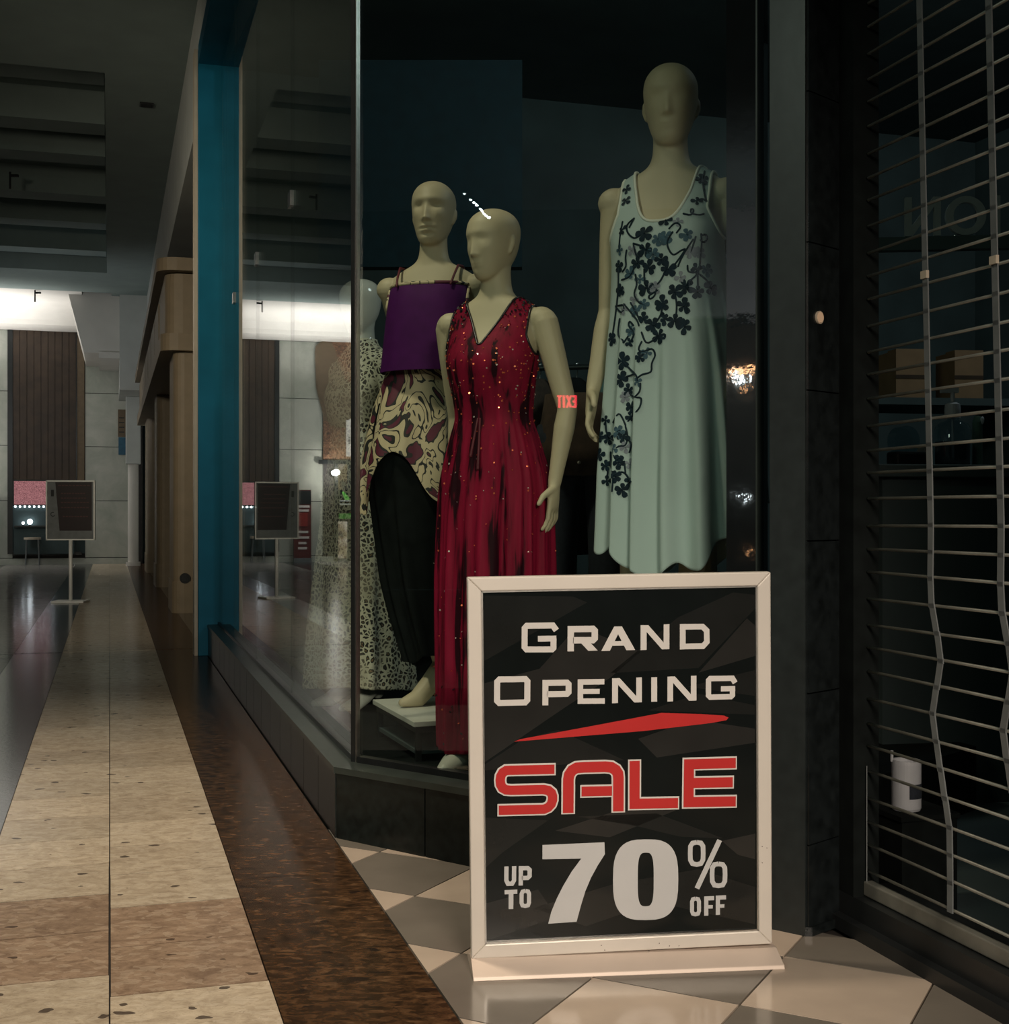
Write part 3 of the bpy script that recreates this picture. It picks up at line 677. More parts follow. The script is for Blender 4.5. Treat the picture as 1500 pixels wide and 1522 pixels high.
for px, py, lb in ((31, 472, 'flat black downlight ring in the bright far cove'), (101, 474, 'small black spotlight hanging from the far bright cove')):
    Z = 24.0; X = (px - HX) / F * Z; zz = EYE + (HY - py) / F * Z
    v = thing('cove_spotlight', lb, 'light', (X, Z, 4.72))
    obj('stem', MB().cyl((0, 0, zz - 4.72), (0, 0, 0), .012), M['vent'], v)
    obj('head', MB().cyl((-.05 if px > 50 else -.11, 0, zz - 4.74), (.03 if px > 50 else .11, 0, zz - 4.72), .035 if px > 50 else .02), M['vent'], v)
struct('trim_10', MB().sdbox(23.2, 25.5, .165, .80, 3.08, H_CEIL + .05), M['bulkhead'])
# white round column with a box capital, blue notice beside it
Zc = 23.6; Xc = (198 - HX) / F * Zc
wc = thing('round_column', 'white round column with a boxy grey capital at the corridor end', 'column', (Xc, Zc, 0), R(17))
obj('shaft', MB().cyl((0, 0, .06), (0, 0, 1.85), .095, n=24), M['white_paint'], wc, smooth=False)
obj('capital', MB().box((-.13, -.12, 1.85), (.13, .14, 3.08)), M['bulkhead'], wc, bevel=.01)
obj('foot', MB().cyl((0, 0, 0), (0, 0, .07), .13, n=24), M['white_paint'], wc)
d_, z_ = bw(182, 700)
bn = thing('wall_notice', 'small blue and beige notice on the far wall beside the white column', 'notice', (*xy(S_BW - .02, bw(181, 640)[0]), bw(181, 676)[1]), R(17))
obj('blue_field', MB().box((-.06, -.012, 0), (.07, .01, .33)), plain('blue print', (.02, .10, .17), .5), bn); obj('beige_field', MB().box((-.07, -.01, .34), (.07, .01, .86)), M['wood_mid'], bn)
for i in range(4): obj('text_line', MB().box((-.05, -.016, .42 + .09 * i), (.045, -.01, .44 + .09 * i)), M['black_metal'], bn)
# soft grey end of the corridor beyond the column
struct('wall_end', MB().sdbox(27.5, 27.6, -.2, 1.2, 0, 5.0), M['bulkhead'])
struct('wall_right_far', MB().sdbox(22.6, 27.6, .78, 1.0, 0, 3.84), M['bulkhead'])

# ------------------------------------------------------------------ what the window glass mirrors from further left: banner, billboard, lit shopfront
def mw(px, py):                      # far-wall point seen by way of the long pane: (d, height)
    k = (px - HX) / F; Z = S_BW / (CA - SA * k); return 2 * D_GLASS - Z * (CA * k + SA), EYE + (HY - py) / F * Z
d1, z1 = mw(435, 728); d0, z0 = mw(461, 829)
bnr = thing('standing_banner', 'narrow dark red banner with white bars standing by the far wall', 'banner', (*xy(S_BW - .12, (d0 + d1) / 2), 0), R(17))
hb = (d1 - d0) / 2
obj('sheet', MB().box((-hb, -.01, z0), (hb, .01, z1)), plain('dark red print', (.10, .012, .010), .5), bnr)
obj('top_field', MB().box((-hb * .98, -.016, z1 - .28), (hb * .98, -.0102, z1 - .02)), M['black_metal'], bnr)
obj('square_print', MB().box((-hb * .6, -.016, z1 - .72), (hb * .55, -.0102, z1 - .45)), plain('bright red print', (.25, .02, .015), .5), bnr)
for zz, w_ in ((z1 - .33, .8), (z1 - .41, .7), (z1 - .83, .65), (z1 - .94, .75), (z1 - 1.05, .45), (z1 - 1.15, .5)):
    obj('text_bar', MB().box((-hb * w_, -.018, zz - .022), (hb * w_, -.0102, zz + .022)), M['ink_cream'], bnr)
obj('foot', MB().box((-hb, -.07, 0), (hb, .07, max(z0, .03))), M['link'], bnr)
d1, z1 = mw(480, 506); d0, z0 = mw(560, 686)
bb = thing('billboard', 'large brown fur textured billboard on the far wall above the lit doorway', 'billboard', (*xy(S_BW - .03, (d0 + d1) / 2), z0), R(17))
hb = (d1 - d0) / 2
obj('print', MB().box((-hb, -.02, 0), (hb, .02, z1 - z0)), M['billboard'], bb)
obj('shoulder_shape', MB().tube([(hb * .2, -.02, 1.1), (hb * .75, -.02, 1.55), (hb * .95, -.02, 2.2)], (.5, .3, .2), 12, flat=.04, ref=(0, 1, 0)), M['wood_mid'], bb)
dq, zq = mw(518, 660); obj('white_label', MB().box((dq - (d0 + d1) / 2 - .16, -.035, zq - z0 - .25), (dq - (d0 + d1) / 2 + .06, -.02, zq - z0 + .55)), M['ink_cream'], bb)
for i in range(5): obj('text_line', MB().box((dq - (d0 + d1) / 2 - .02, -.04, zq - z0 + .03 * i), (dq - (d0 + d1) / 2 + .02, -.035, zq - z0 + .015 + .03 * i)), M['black_metal'], bb)
d1, z1 = mw(499, 690); d0, z0 = mw(560, 828)
sf = thing('lit_doorway', 'glazed shop doorway with warm light inside, below the brown billboard', 'doorway', (*xy(S_BW - .03, (d0 + d1) / 2), 0), R(17))
hb = (d1 - d0) / 2
def warm():
    t = NT('warm lit interior'); v = t.coord(); n = t.noise(v, 3.0, 3); c = t.ramp(n.outputs['Fac'], [(.35, (.05, .05, .045)), (.5, (.22, .17, .10)), (.65, (.5, .45, .36))])
    e = t.n('ShaderNodeEmission'); t.l(c, e.inputs[0]); e.inputs[1].default_value = .75; t.l(e.outputs[0], t.out.inputs[0]); return t.m
obj('interior', MB().box((-hb, -.012, .06), (hb, .0, z1)), warm(), sf)
for x_ in (-hb, -hb * .35, hb * .3, hb * .92): obj('door_frame', MB().box((x_, -.05, 0), (x_ + .07, .0, z1 + .03)), M['black_metal'], sf)
obj('rail', MB().box((-hb, -.045, mw(510, 772)[1] - .04), (hb, 0, mw(510, 772)[1] + .02)), M['black_metal'], sf)
obj('transom', MB().box((-hb, -.05, z1), (hb + .35, 0, z1 + .08)), M['black_metal'], sf)
da, za = mw(501, 728); db, zb_ = mw(524, 773)
ob = MB().box((-(da - db) / 2, -.02, 0), ((da - db) / 2, 0, za - zb_))
pg = thing('door_poster', 'black and green poster with an orange edge on the lit glass doorway', 'poster', (*xy(S_BW - .09, (da + db) / 2), zb_), R(17))
obj('sheet', ob, M['poster'], pg); w_ = (da - db) / 2
gm = plain('green print', (.05, .30, .03), .5); om = plain('orange print', (.75, .35, .05), .5)
obj('green_band', MB().box((-w_ * .9, -.026, .03), (w_ * .9, -.0202, .13)), gm, pg); obj('green_figure', MB().tube([(-.02, -.023, za - zb_ - .18), (.03, -.023, za - zb_ - .1), (.06, -.023, za - zb_ - .05)], (.05, .03, .02), 8, flat=.05, ref=(0, 1, 0)), gm, pg)
obj('orange_edge', MB().box((-w_, -.028, 0), (-w_ * .8, -.0202, za - zb_)), om, pg)
for zz in (.30, .37): obj('text_bar', MB().box((-w_ * .75, -.026, zz), (w_ * .8, -.0202, zz + .03)), M['letter_grey'], pg)
dq, zq = mw(495, 703)
sl_ = thing('wall_lamp', 'bright white lamp on the pale wall beside the lit doorway', 'lamp', (*xy(S_BW - .02, dq), zq), R(17))
obj('globe', MB().ball((0, -.08, 0), .055, 14), M['bulb'], sl_, smooth=True); obj('bracket', MB().box((-.03, -.06, -.02), (.03, .0, .02)), M['black_metal'], sl_)
lamp('wall_lamp_light', 'POINT', (*xy(S_BW - .35, dq), zq), (0, 0, 0), 22, (1.0, .95, .85), .06)

# ------------------------------------------------------------------ across the mall (seen only as reflections in the front pane)
op = MB().sdbox(-9, 26, -11.8, -11.6, 0, 3.3); struct('wall_opposite', op, M['dark_wall'])
struct('trim_8', MB().sdbox(-9, 1.48, -11.75, -11.55, 3.38, H_CEIL), M['bulkhead'])
struct('trim_9', MB().sdbox(1.48, 26, -11.75, -11.6, 3.3, H_CEIL), M['dark_wall'])
MIR = NP * (2 * G0.dot(NP))
def pane_ray(px, py, T):             # a point seen by way of the front pane at virtual depth T
    k = (px - HX) / F; D = Vector((k, 1.0)); Dr = D - NP * (2 * D.dot(NP)); p = MIR + Dr * T
    return Vector((p.x, p.y, EYE + (HY - py) / F * T))
def pane_depth(px, d=-11.5):
    k = (px - HX) / F; D = Vector((k, 1.0)); Dr = D - NP * (2 * D.dot(NP)); n_ = Vector((CA, SA)); return (d - n_.dot(MIR)) / n_.dot(Dr)

# lights of the shop across, an exit sign and a string of bulbs
ez = pane_depth(843); pe = pane_ray(843, 606, ez)
ex = thing('exit_sign', 'red lit EXIT sign across the mall, mirrored in the front pane', 'sign', pe, R(17) + R(90))
# local x runs along the corridor, local -y faces the shop
obj('housing', MB().box((-.16, 0, -.02), (.16, .05, .20)), M['black_metal'], ex)
lt = MB(); lw_ = .030; hh = .155
def eb(x0, x1, z0, z1): lt.box((x0, -.004, z0), (x1, .0, z1))
x = -.115
eb(x, x + lw_, 0, hh); eb(x + lw_, x + .055, 0, .026); eb(x + lw_, x + .05, .064, .09); eb(x + lw_, x + .055, hh - .026, hh)
x = -.045
for a, b in (((x, 0), (x + .052, hh)), ((x + .052, 0), (x, hh))): lt.obox(((a[0] + b[0]) / 2, -.002, hh / 2), [Vector((b[0] - a[0], 0, b[1] - a[1])).normalized(), (0, 1, 0), Vector((-(b[1] - a[1]), 0, b[0] - a[0])).normalized()], (.08, .002, .013))
eb(.028, .028 + lw_, 0, hh)
eb(.07, .128, hh - .026, hh); eb(.084, .114, 0, hh - .026)
obj('lettering', lt, M['red_lit'], ex, label='red letters EXIT')
for i, (px, py, rr) in enumerate(((690, 288, .012), (699, 297, .014), (704, 301, .016), (708, 304.5, .019), (714, 311, .018), (716.5, 314, .018), (719, 318, .017), (722, 320.5, .014), (726, 323, .020))):
    p = pane_ray(px, py, 12.2 - .1 * i)
    b = thing('hanging_bulb', 'tiny white lit bulb on the string across the mall, mirrored above the red dress', 'bulb', p, 0, 'string of bulbs across the mall')
    obj('globe', MB().ball((0, 0, 0), rr * .55, 10), M['bulb_strong'], b, smooth=True); obj('cap', MB().cyl((0, 0, rr * .8), (0, 0, rr + .03), .008), M['black_metal'], b)
pm_ = pane_ray(1104, 552, pane_depth(1104))
tl = thing('tube_light', 'orange lit tube lamp across the mall, mirrored in the polished jamb', 'lamp', pm_, R(107))
obj('tube', MB().cyl((-.17, 0, .03), (.17, 0, -.02), .016), M['bulb_warm'], tl); obj('housing', MB().box((-.20, .03, .06), (.20, .08, .10)), M['black_metal'], tl)
for px, py, r, lb in ((1091, 556, .022, 'white lit globe under the orange tube across the mall'), (1104, 562, .045, 'brightest white lit globe across the mall, below the orange tube'), (1110, 578, .018, 'faint lit globe low under the orange tube'), (1104, 738, .022, 'tiny lit lamp low across the mall'), (1115, 818, .018, 'lowest tiny warm lamp across the mall')):
    p = pane_ray(px, py, pane_depth(px)); g = thing('globe_lamp', lb, 'lamp', p, 0, 'lamps of the shop across the mall')
    obj('globe', MB().ball((0, 0, 0), r, 12), M['bulb_mid'] if r > .02 else M['bulb_warm'], g, smooth=True); obj('holder', MB().cyl((0, 0, r * .9), (0, 0, r + .05), .012), M['black_metal'], g)
for px, py in ((1100, 572), (1106, 568)):
    pass

# ------------------------------------------------------------------ strokes for lettering
def strip(mb, pts, w, y, cap0=0.0, cap1=0.0):
    """flat mitred stroke of width w along pts (u, v), facing -y"""
    P = [Vector(p) for p in pts]
    P[0] = P[0] - (P[1] - P[0]).normalized() * cap0; P[-1] = P[-1] + (P[-1] - P[-2]).normalized() * cap1
    L, Rr = [], []
    for i in range(len(P)):
        if i == 0: t = (P[1] - P[0]).normalized(); n_ = Vector((-t.y, t.x)); k = 1
        elif i == len(P) - 1: t = (P[-1] - P[-2]).normalized(); n_ = Vector((-t.y, t.x)); k = 1
        else:
            t1 = (P[i] - P[i - 1]).normalized(); t2 = (P[i + 1] - P[i]).normalized()
            n1 = Vector((-t1.y, t1.x)); n2 = Vector((-t2.y, t2.x)); n_ = (n1 + n2).normalized(); k = 1 / max(n_.dot(n1), .35)
        L.append(P[i] + n_ * w / 2 * k); Rr.append(P[i] - n_ * w / 2 * k)
    n = len(P); vs = [(p.x, y, p.y) for p in L] + [(p.x, y, p.y) for p in Rr]
    mb.add(vs, [(i, n + i, n + i + 1, i + 1) for i in range(n - 1)])
def arc(c, r, a0, a1, n=8):
    return [(c[0] + r * math.cos(R(a0 + (a1 - a0) * i / n)), c[1] + r * math.sin(R(a0 + (a1 - a0) * i / n))) for i in range(n + 1)]
def rrect(x0, y0, x1, y1, r, n=6):
    return arc((x1 - r, y1 - r), r, 90, 0, n) + arc((x1 - r, y0 + r), r, 0, -90, n) + arc((x0 + r, y0 + r), r, 270, 180, n) + arc((x0 + r, y1 - r), r, 180, 90, n)
def fill2d(mb, outer, y, hole=None):
    if hole is None: 
        mb.add([(p[0], y, p[1]) for p in outer], [tuple(range(len(outer)))]); return
    n = len(outer); mb.add([(p[0], y, p[1]) for p in outer] + [(p[0], y, p[1]) for p in hole], [(i, (i + 1) % n, n + (i + 1) % n, n + i) for i in range(n)])

# ------------------------------------------------------------------ the sale sign
SW, SH = 0.630, 0.778
ps = Vector((-0.0685, 2.640)); pe2 = Vector((0.5575, 2.708))
ang = math.atan2(pe2.y - ps.y, pe2.x - ps.x)
sg = thing('sale_sign', 'cream framed black GRAND OPENING SALE poster stand on the tiled floor', 'sign', (ps.x, ps.y, 0.0), ang)
TILT = R(1.6)
tilt = Matrix.Translation((0, 0, .026)) @ Matrix.Rotation(R(-0.75), 4, 'Y') @ Matrix.Rotation(TILT, 4, 'X')      # leans a touch towards the viewer
def tmesh(mb):
    mb.v = [tuple(tilt @ Vector(v)) for v in mb.v]; return mb
bw_ = .0285
fr = MB()
for (x0, z0, x1, z1, mit) in ((0, 0, SW, bw_, 'b'), (0, SH - bw_, SW, SH, 't'), (0, 0, bw_, SH, 'l'), (SW - bw_, 0, SW, SH, 'r')):
    if mit == 'b': q = [(0, 0), (SW, 0), (SW - bw_, bw_), (bw_, bw_)]
    if mit == 't': q = [(bw_, SH - bw_), (SW - bw_, SH - bw_), (SW, SH), (0, SH)]
    if mit == 'l': q = [(0, 0), (bw_, bw_), (bw_, SH - bw_), (0, SH)]
    if mit == 'r': q = [(SW - bw_, bw_), (SW, 0), (SW, SH), (SW - bw_, SH - bw_)]
    fv = [(p[0], -.012, p[1]) for p in q] + [(p[0], .012, p[1]) for p in q]
    fr.add(fv, [(0, 1, 2, 3), (7, 6, 5, 4), (0, 4, 5, 1), (1, 5, 6, 2), (2, 6, 7, 3), (3, 7, 4, 0)])
obj('frame', tmesh(fr), M['sign_frame'], sg, label='cream silver frame', bevel=.0025)
lip = MB()
for a, b in (((bw_, bw_), (SW - bw_, bw_ + .003)), ((bw_, SH - bw_ - .003), (SW - bw_, SH - bw_)), ((bw_, bw_), (bw_ + .003, SH - bw_)), ((SW - bw_ - .003, bw_), (SW - bw_, SH - bw_))):
    lip.box((a[0], -.009, a[1]), (b[0], -.003, b[1]))
obj('inner_lip', tmesh(lip), M['steel'], sg)
obj('poster', tmesh(MB().box((bw_, -.004, bw_), (SW - bw_, .006, SH - bw_))), M['poster'], sg, label='black poster with charcoal facets')
obj('back_board', tmesh(MB().box((bw_, .0062, bw_), (SW - bw_, .011, SH - bw_))), M['black_metal'], sg)
# photograph coordinates of the poster -> poster plane
def sp(px, py):
    """bilinear frame coordinates: corners (692,862) (1142,855) (703,1422) (1143,1405)"""
    v = (py - 860) / 555.0
    for _ in range(4):
        xl = 692 + 11 * v; xr = 1142 + 1 * v; u = (px - xl) / (xr - xl); yt = 862 - 7 * u; yb = 1422 - 17 * u; v = (py - yt) / (yb - yt)
    return (u * SW, (1 - v) * SH)
def c1(x, y): return sp(660 + x / 2.885, 830 + y / 2.885)
def c2(x, y): return sp(660 + x / 2.885, 1100 + y / 2.885)
PX = SW / 445.0        # one photograph pixel on the sign
def quads(*qs): return [('poly', q) for q in qs]
def letters(name, strokes, mat, y, conv, label=None):
    mb = MB()
    for k_, st in enumerate(strokes):
        if st[0] == 'poly':
            P_ = [conv(*p) for p in st[1]]; fill2d(mb, P_ if area(P_) > 0 else P_[::-1], y - .00008 * k_); continue
        strip(mb, [conv(*p) for p in st[0]], st[1] / 2.885 * PX, y - .00008 * k_, *(st[2] if len(st) > 2 else ()))
    return obj(name, tmesh(mb), mat, sg, label=label)
# charcoal facets of the poster: part print, part painted reflection of floor tiles
fa_ = MB(); fb_ = MB()
for q, t_ in (([(160, 450), (600, 200), (540, 175), (165, 170)], 0), ([(170, 540), (165, 880), (500, 650), (700, 520), (830, 410), (560, 300), (400, 480)], 1), ([(700, 500), (1080, 480), (1325, 230), (1325, 170), (1230, 160), (990, 265)], 0), ([(1080, 500), (1325, 430), (1325, 300), (1290, 270)], 1), ([(1030, 560), (1325, 600), (1325, 490)], 0), ([(820, 780), (1060, 700), (1325, 740), (1325, 800), (900, 860)], 1), ([(860, 660), (1080, 590), (1325, 640), (1325, 680)], 0), ([(165, 910), (165, 890), (330, 780), (480, 740), (760, 870)], 0)):
    fill2d(fa_ if t_ == 0 else fb_, [c1(*p) for p in q][::-1], -.0042)
for q, t_ in (([(560, 330), (900, 320), (1190, 430), (1000, 420), (800, 370)], 0), ([(470, 390), (720, 310), (1000, 300), (700, 420)], 1), ([(165, 560), (165, 330), (440, 345), (250, 480)], 0), ([(1180, 440), (1325, 410), (1325, 520), (1250, 500)], 1), ([(380, 720), (720, 620), (1080, 560), (1325, 640), (1325, 800), (900, 700), (600, 800)], 0), ([(170, 700), (400, 640), (480, 760), (175, 860)], 0)):
    fill2d(fa_ if t_ == 0 else fb_, [c2(*p) for p in q][::-1], -.0042)
obj('facet_print_reflection', tmesh(fa_), M['facet_a'], sg, label='charcoal facets'); obj('facet_print_reflection', tmesh(fb_), M['facet_b'], sg, label='lighter grey facets with painted floor reflection')
Y1 = -.0046
V, Hh = 30, 24
G1 = [([(470, 318), (455, 297), (345, 298), (336, 308), (336, 388), (345, 398), (452, 398), (458, 392), (458, 352)], 25), ([(470, 352), (392, 353)], 24)]
R1 = [([(531, 407), (531, 313), (625, 312), (633, 320), (633, 352), (625, 360), (540, 360)], 27), ] + quads([(562, 359), (602, 357), (646, 404), (606, 405)])
A1 = quads([(661, 406), (698, 405), (749, 302), (716, 302)], [(716, 302), (749, 302), (806, 402), (768, 403)], [(688, 384), (780, 383), (770, 364), (698, 365)])
N1 = quads([(829, 403), (855, 402), (855, 297), (829, 297)], [(829, 297), (862, 297), (953, 399), (921, 400)], [(928, 399), (953, 398), (953, 293), (928, 294)])
D1 = quads([(998, 401), (1023, 400), (1023, 292), (998, 293)]) + [([(1022, 304.5), (1096, 304), (1114, 321), (1115, 369), (1098, 387), (1022, 388)], 24)]
letters('lettering', G1 + R1 + A1 + N1 + D1, M['ink_cream'], Y1, c1, 'cream word GRAND')
O2 = [([(290, 524), (340, 523), (349, 533), (349, 612), (340, 622), (232, 624), (222, 614), (222, 534), (232, 524), (290, 524)], 25)]
P2 = [([(425, 635), (425, 540), (516, 539), (523, 546), (523, 580), (516, 587), (430, 588)], 25)]
E2_ = [([(675, 536), (573, 537), (573, 618), (677, 618)], 23), ([(573, 577), (655, 577)], 21)]
N2_ = quads([(708, 628), (733, 627), (733, 521), (708, 522)], [(708, 522), (740, 521), (835, 624), (803, 625)], [(811, 625), (835, 624), (835, 518), (811, 519)])
I2 = [([(888, 622), (888, 518)], 25)]
N3 = quads([(945, 622), (969, 621), (969, 515), (945, 516)], [(945, 516), (977, 515), (1070, 618), (1038, 619)], [(1046, 619), (1070, 618), (1070, 512), (1046, 513)])
G2 = [([(1238, 544), (1226, 524), (1130, 525), (1122, 533), (1122, 596), (1130, 604), (1220, 602), (1226, 596), (1226, 568)], 23), ([(1238, 568), (1176, 569)], 22)]
letters('lettering', O2 + P2 + E2_ + N2_ + I2 + N3 + G2, M['ink_cream'], Y1, c1, 'cream word OPENING')
sw_ = MB(); fill2d(sw_, [c1(*p) for p in ((295, 788), (320, 778), (600, 728), (920, 670), (1090, 676), (1190, 683), (1210, 692), (1200, 703), (1130, 715), (840, 747), (560, 768))][::-1], Y1)
obj('swoosh', tmesh(sw_), M['ink_red'], sg, label='red swoosh')
S3 = [([(468, 127), (283, 130)] + arc((275, 174), 44, 270, 90, 10)[0:0] + [(262, 131), (248, 140), (240, 155), (238, 172), (240, 190), (248, 205), (262, 213), (283, 215), (420, 213), (440, 217), (453, 228), (458, 242), (458, 258), (452, 276), (440, 289), (422, 297), (230, 300)], 50)]
A3 = [([(524, 317), (524, 170), (528, 150), (540, 132), (558, 122), (590, 120), (680, 118), (706, 121), (724, 132), (734, 148), (736, 168), (736, 312)], 56), ([(712, 221), (577, 223)], 52)]
L3 = [([(805, 91), (805, 277), (994, 275)], 54)]
E3_ = [([(1243, 106), (1038, 110), (1036, 272), (1243, 270)], 54), ([(1036, 190), (1230, 188)], 54)]
def outl(sts): return [(s_[0], s_[1] + 2.0, (.0012, .0012)) for s_ in sts]
letters('lettering', outl(S3 + A3 + L3 + E3_), M['ink_cream'], Y1, c2, 'cream outline of the word SALE')
letters('lettering', [(s_[0], s_[1] - 11, (-.0015, -.0015)) for s_ in S3 + A3 + L3 + E3_], M['ink_red'], Y1 - .0012, c2, 'red word SALE')
sv = MB(); se = [(417, 450), (678, 441), (680, 492), (650, 540), (622, 592), (598, 650), (580, 710), (562, 780), (443, 787), (456, 735), (478, 680), (505, 625), (540, 565), (580, 510), (417, 511)]
fill2d(sv, [c2(*p) for p in se][::-1], Y1)
n_o = 40
def sup(cx, cy, rx, ry, p, n=n_o):
    out = []
    for i in range(n):
        a = 2 * math.pi * i / n; c, s = math.cos(a), math.sin(a)
        out.append((cx + rx * math.copysign(abs(c) ** (2 / p), c), cy + ry * math.copysign(abs(s) ** (2 / p), s)))
    return out
fill2d(sv, [c2(*p) for p in sup(854, 603, 139, 173, 3.0)], Y1, [c2(*p) for p in sup(854, 602, 34, 115, 3.4)])
obj('lettering', tmesh(sv), M['ink_grey'], sg, label='large pale grey 70')
OFF = []
UP = [([(267, 540), (267, 600), (274, 614), (291, 614), (299, 600), (299, 539)], 18)]
P4 = [([(327, 622), (327, 548), (356, 548), (364, 556), (364, 582), (356, 590), (330, 590)], 18)]
T4 = [([(260, 650), (313, 648)], 18), ([(287, 648), (287, 722)], 20)]
O4 = [([(347, 645), (358, 648), (362, 658), (362, 696), (358, 707), (347, 710), (335, 707), (331, 696), (331, 658), (335, 648), (347, 645)], 17)]
PC_ = [([(1072, 445), (1090, 448), (1099, 462), (1100, 492), (1099, 520), (1090, 536), (1072, 540), (1054, 536), (1045, 520), (1044, 492), (1045, 462), (1054, 448), (1072, 445)], 20), ([(1171, 436), (1073, 643)], 22),
       ([(1166, 538), (1184, 541), (1193, 555), (1194, 585), (1193, 613), (1184, 629), (1166, 632), (1148, 629), (1139, 613), (1138, 585), (1139, 555), (1148, 541), (1166, 538)], 20)]
O5 = [([(1067, 686), (1078, 689), (1082, 700), (1082, 740), (1078, 751), (1067, 754), (1056, 751), (1052, 740), (1052, 700), (1056, 689), (1067, 686)], 17)]
F5 = [([(1113, 760), (1113, 686), (1147, 685)], 18), ([(1113, 722), (1141, 722)], 15)]
F6 = [([(1163, 757), (1163, 683), (1198, 682)], 18), ([(1163, 719), (1191, 719)], 15)]
letters('lettering', UP + P4 + T4 + O4, M['ink_grey'], Y1, c2, 'pale grey words UP TO')
letters('lettering', PC_, M['ink_grey'], Y1, c2, 'pale grey percent mark')
letters('lettering', O5 + F5 + F6, M['ink_grey'], Y1, c2, 'pale grey word OFF')
ft = MB(); 
prof = [(-.068, 0.0), (.085, 0.0), (.085, .006), (.016, .027), (-.013, .027), (-.064, .008)]
x0, x1 = -.001, SW + .009
ft.add([(x0, p[0], p[1]) for p in prof] + [(x1, p[0], p[1]) for p in prof], [tuple(range(5, -1, -1)), tuple(range(6, 12))] + [(i, (i + 1) % 6, 6 + (i + 1) % 6, 6 + i) for i in range(6)])
me = ft.mesh('foot'); bm = bmesh.new(); bm.from_mesh(me); bmesh.ops.recalc_face_normals(bm, faces=bm.faces); bm.to_mesh(me); bm.free()
link('foot', me, M['sign_foot'], sg, label='silver pink sloping foot', bevel=.0015)
sc2 = MB()
for px, py in ((890, 1404), (895, 1411), (1004, 1406), (896, 1418), (975, 1402), (990, 1406), (960, 1413), (1128, 1260), (1135, 1262), (1128, 1284), (901, 1418)):
    u_, v_ = sp(px, py); a_ = random.uniform(0, 3); dx, dz = math.cos(a_) * .0016, math.sin(a_) * .0026
    fill2d(sc2, [(u_ - .0012, v_), (u_ + dx * .3, v_ - .0013), (u_ + .0012, v_ + dz * .4), (u_ - dx * .2, v_ + .0014)], -.0126)
obj('scuff_marks', tmesh(sc2), M['brown_cloth'], sg, label='small dark scuffs', kind='stuff')

# ------------------------------------------------------------------ steel poster stand in the corridor
Zp = 1786.0 / 130; Xp = (105 - HX) / F * Zp
pst = thing('poster_stand', 'steel poster stand with a dark red notice in the middle of the corridor', 'sign', (Xp, Zp, 0), R(2))
sc_ = Zp / F
zt_, zb2 = EYE + (HY - 714) * sc_, EYE + (HY - 803) * sc_
hw = 36 * sc_
obj('base_plate', MB().box((-.17, -.13, 0), (.17, .13, .018)), M['chrome'], pst, bevel=.004)
obj('pole', MB().cyl((0, 0, .018), (0, 0, zb2), .019, n=14), M['chrome'], pst, smooth=True)
f2 = MB(); t_ = .014
f2.box((-hw, -.014, zb2), (hw, .014, zb2 + t_)).box((-hw, -.014, zt_ - t_), (hw, .014, zt_)).box((-hw, -.014, zb2), (-hw + t_, .014, zt_)).box((hw - t_, -.014, zb2), (hw, .014, zt_))
obj('frame', f2, M['chrome'], pst)
obj('backing', MB().box((-hw + t_, -.004, zb2 + t_), (hw - t_, .004, zt_ - t_)), M['link'], pst)
nm = plain('dark maroon print', (.014, .004, .005), .5); nt = plain('dim red text', (.07, .02, .02), .5)
for sgn in (-1, 1):
    q = [(-.16, .0), (.225, .0), (.225, -.515), (-.115, -.515)]
    mb = MB(); fill2d(mb, [(p[0], zt_ - t_ - .006 + p[1]) for p in q][::-1], -.0045)
    if sgn > 0: mb.v = [(-v[0], -v[1], v[2]) for v in mb.v]
    obj('notice', mb, nm, pst)
    tx = MB()
    for zz, a, b in ((.06, -.13, .21), (.145, -.10, .16), (.195, -.10, .17), (.24, -.10, .20), (.295, -.10, .20), (.39, -.08, .19)):
        nseg = 9
        for i in range(nseg):
            xa = a + (b - a) * i / nseg; fill2d(tx, [(xa, zt_ - zz), (xa + (b - a) / nseg * .78, zt_ - zz), (xa + (b - a) / nseg * .78, zt_ - zz + .012), (xa, zt_ - zz + .012)][::-1], -.0049)
    if sgn > 0: tx.v = [(-v[0], -v[1], v[2]) for v in tx.v]
    obj('notice_text', tx, nt, pst, kind='stuff', label='small dim red text lines')
    hk = MB(); pts = arc((-.185, zt_ - .36), .022, 60, 330, 9); strip(hk, pts, .008, -.0046); 
    fill2d(hk, [(-.205, zt_ - .17), (-.175, zt_ - .17), (-.175, zt_ - .10), (-.205, zt_ - .10)], -.0046)
    if sgn > 0: hk.v = [(-v[0], -v[1], v[2]) for v in hk.v]
    obj('side_print', hk, M['black_metal'], pst)

# ------------------------------------------------------------------ things behind the shutter
def at(px, py, Z): return Vector(((px - HX) / F * Z, Z, EYE + (HY - py) / F * Z))
Zk = 4.2
pz = at(1432, 692, Zk)
cn = thing('shop_counter', 'dark shop counter behind the roller shutter, under the pump bottle', 'counter', (pz.x + .2, Zk + .3, 0), R(10))
obj('body', MB().box((-.55, -.3, 0), (.75, .3, pz.z - .04)), M['shop_black'], cn); obj('top', MB().box((-.58, -.34, pz.z - .04), (.78, .32, pz.z)), M['shop_black'], cn, bevel=.004)
pb = thing('pump_bottle', 'clear pump bottle with a white nozzle on the dark counter behind the shutter', 'bottle', (pz.x, Zk + .10, pz.z))
hB = .150
obj('body', MB().lathe((0, 0, 0), [(.004, .001), (.058, .002), (.061, .012), (.061, hB - .03), (.050, hB - .008), (.022, hB + .004), (.020, hB + .014), (.004, hB + .015)], 24), M['clear'], pb, smooth=True)
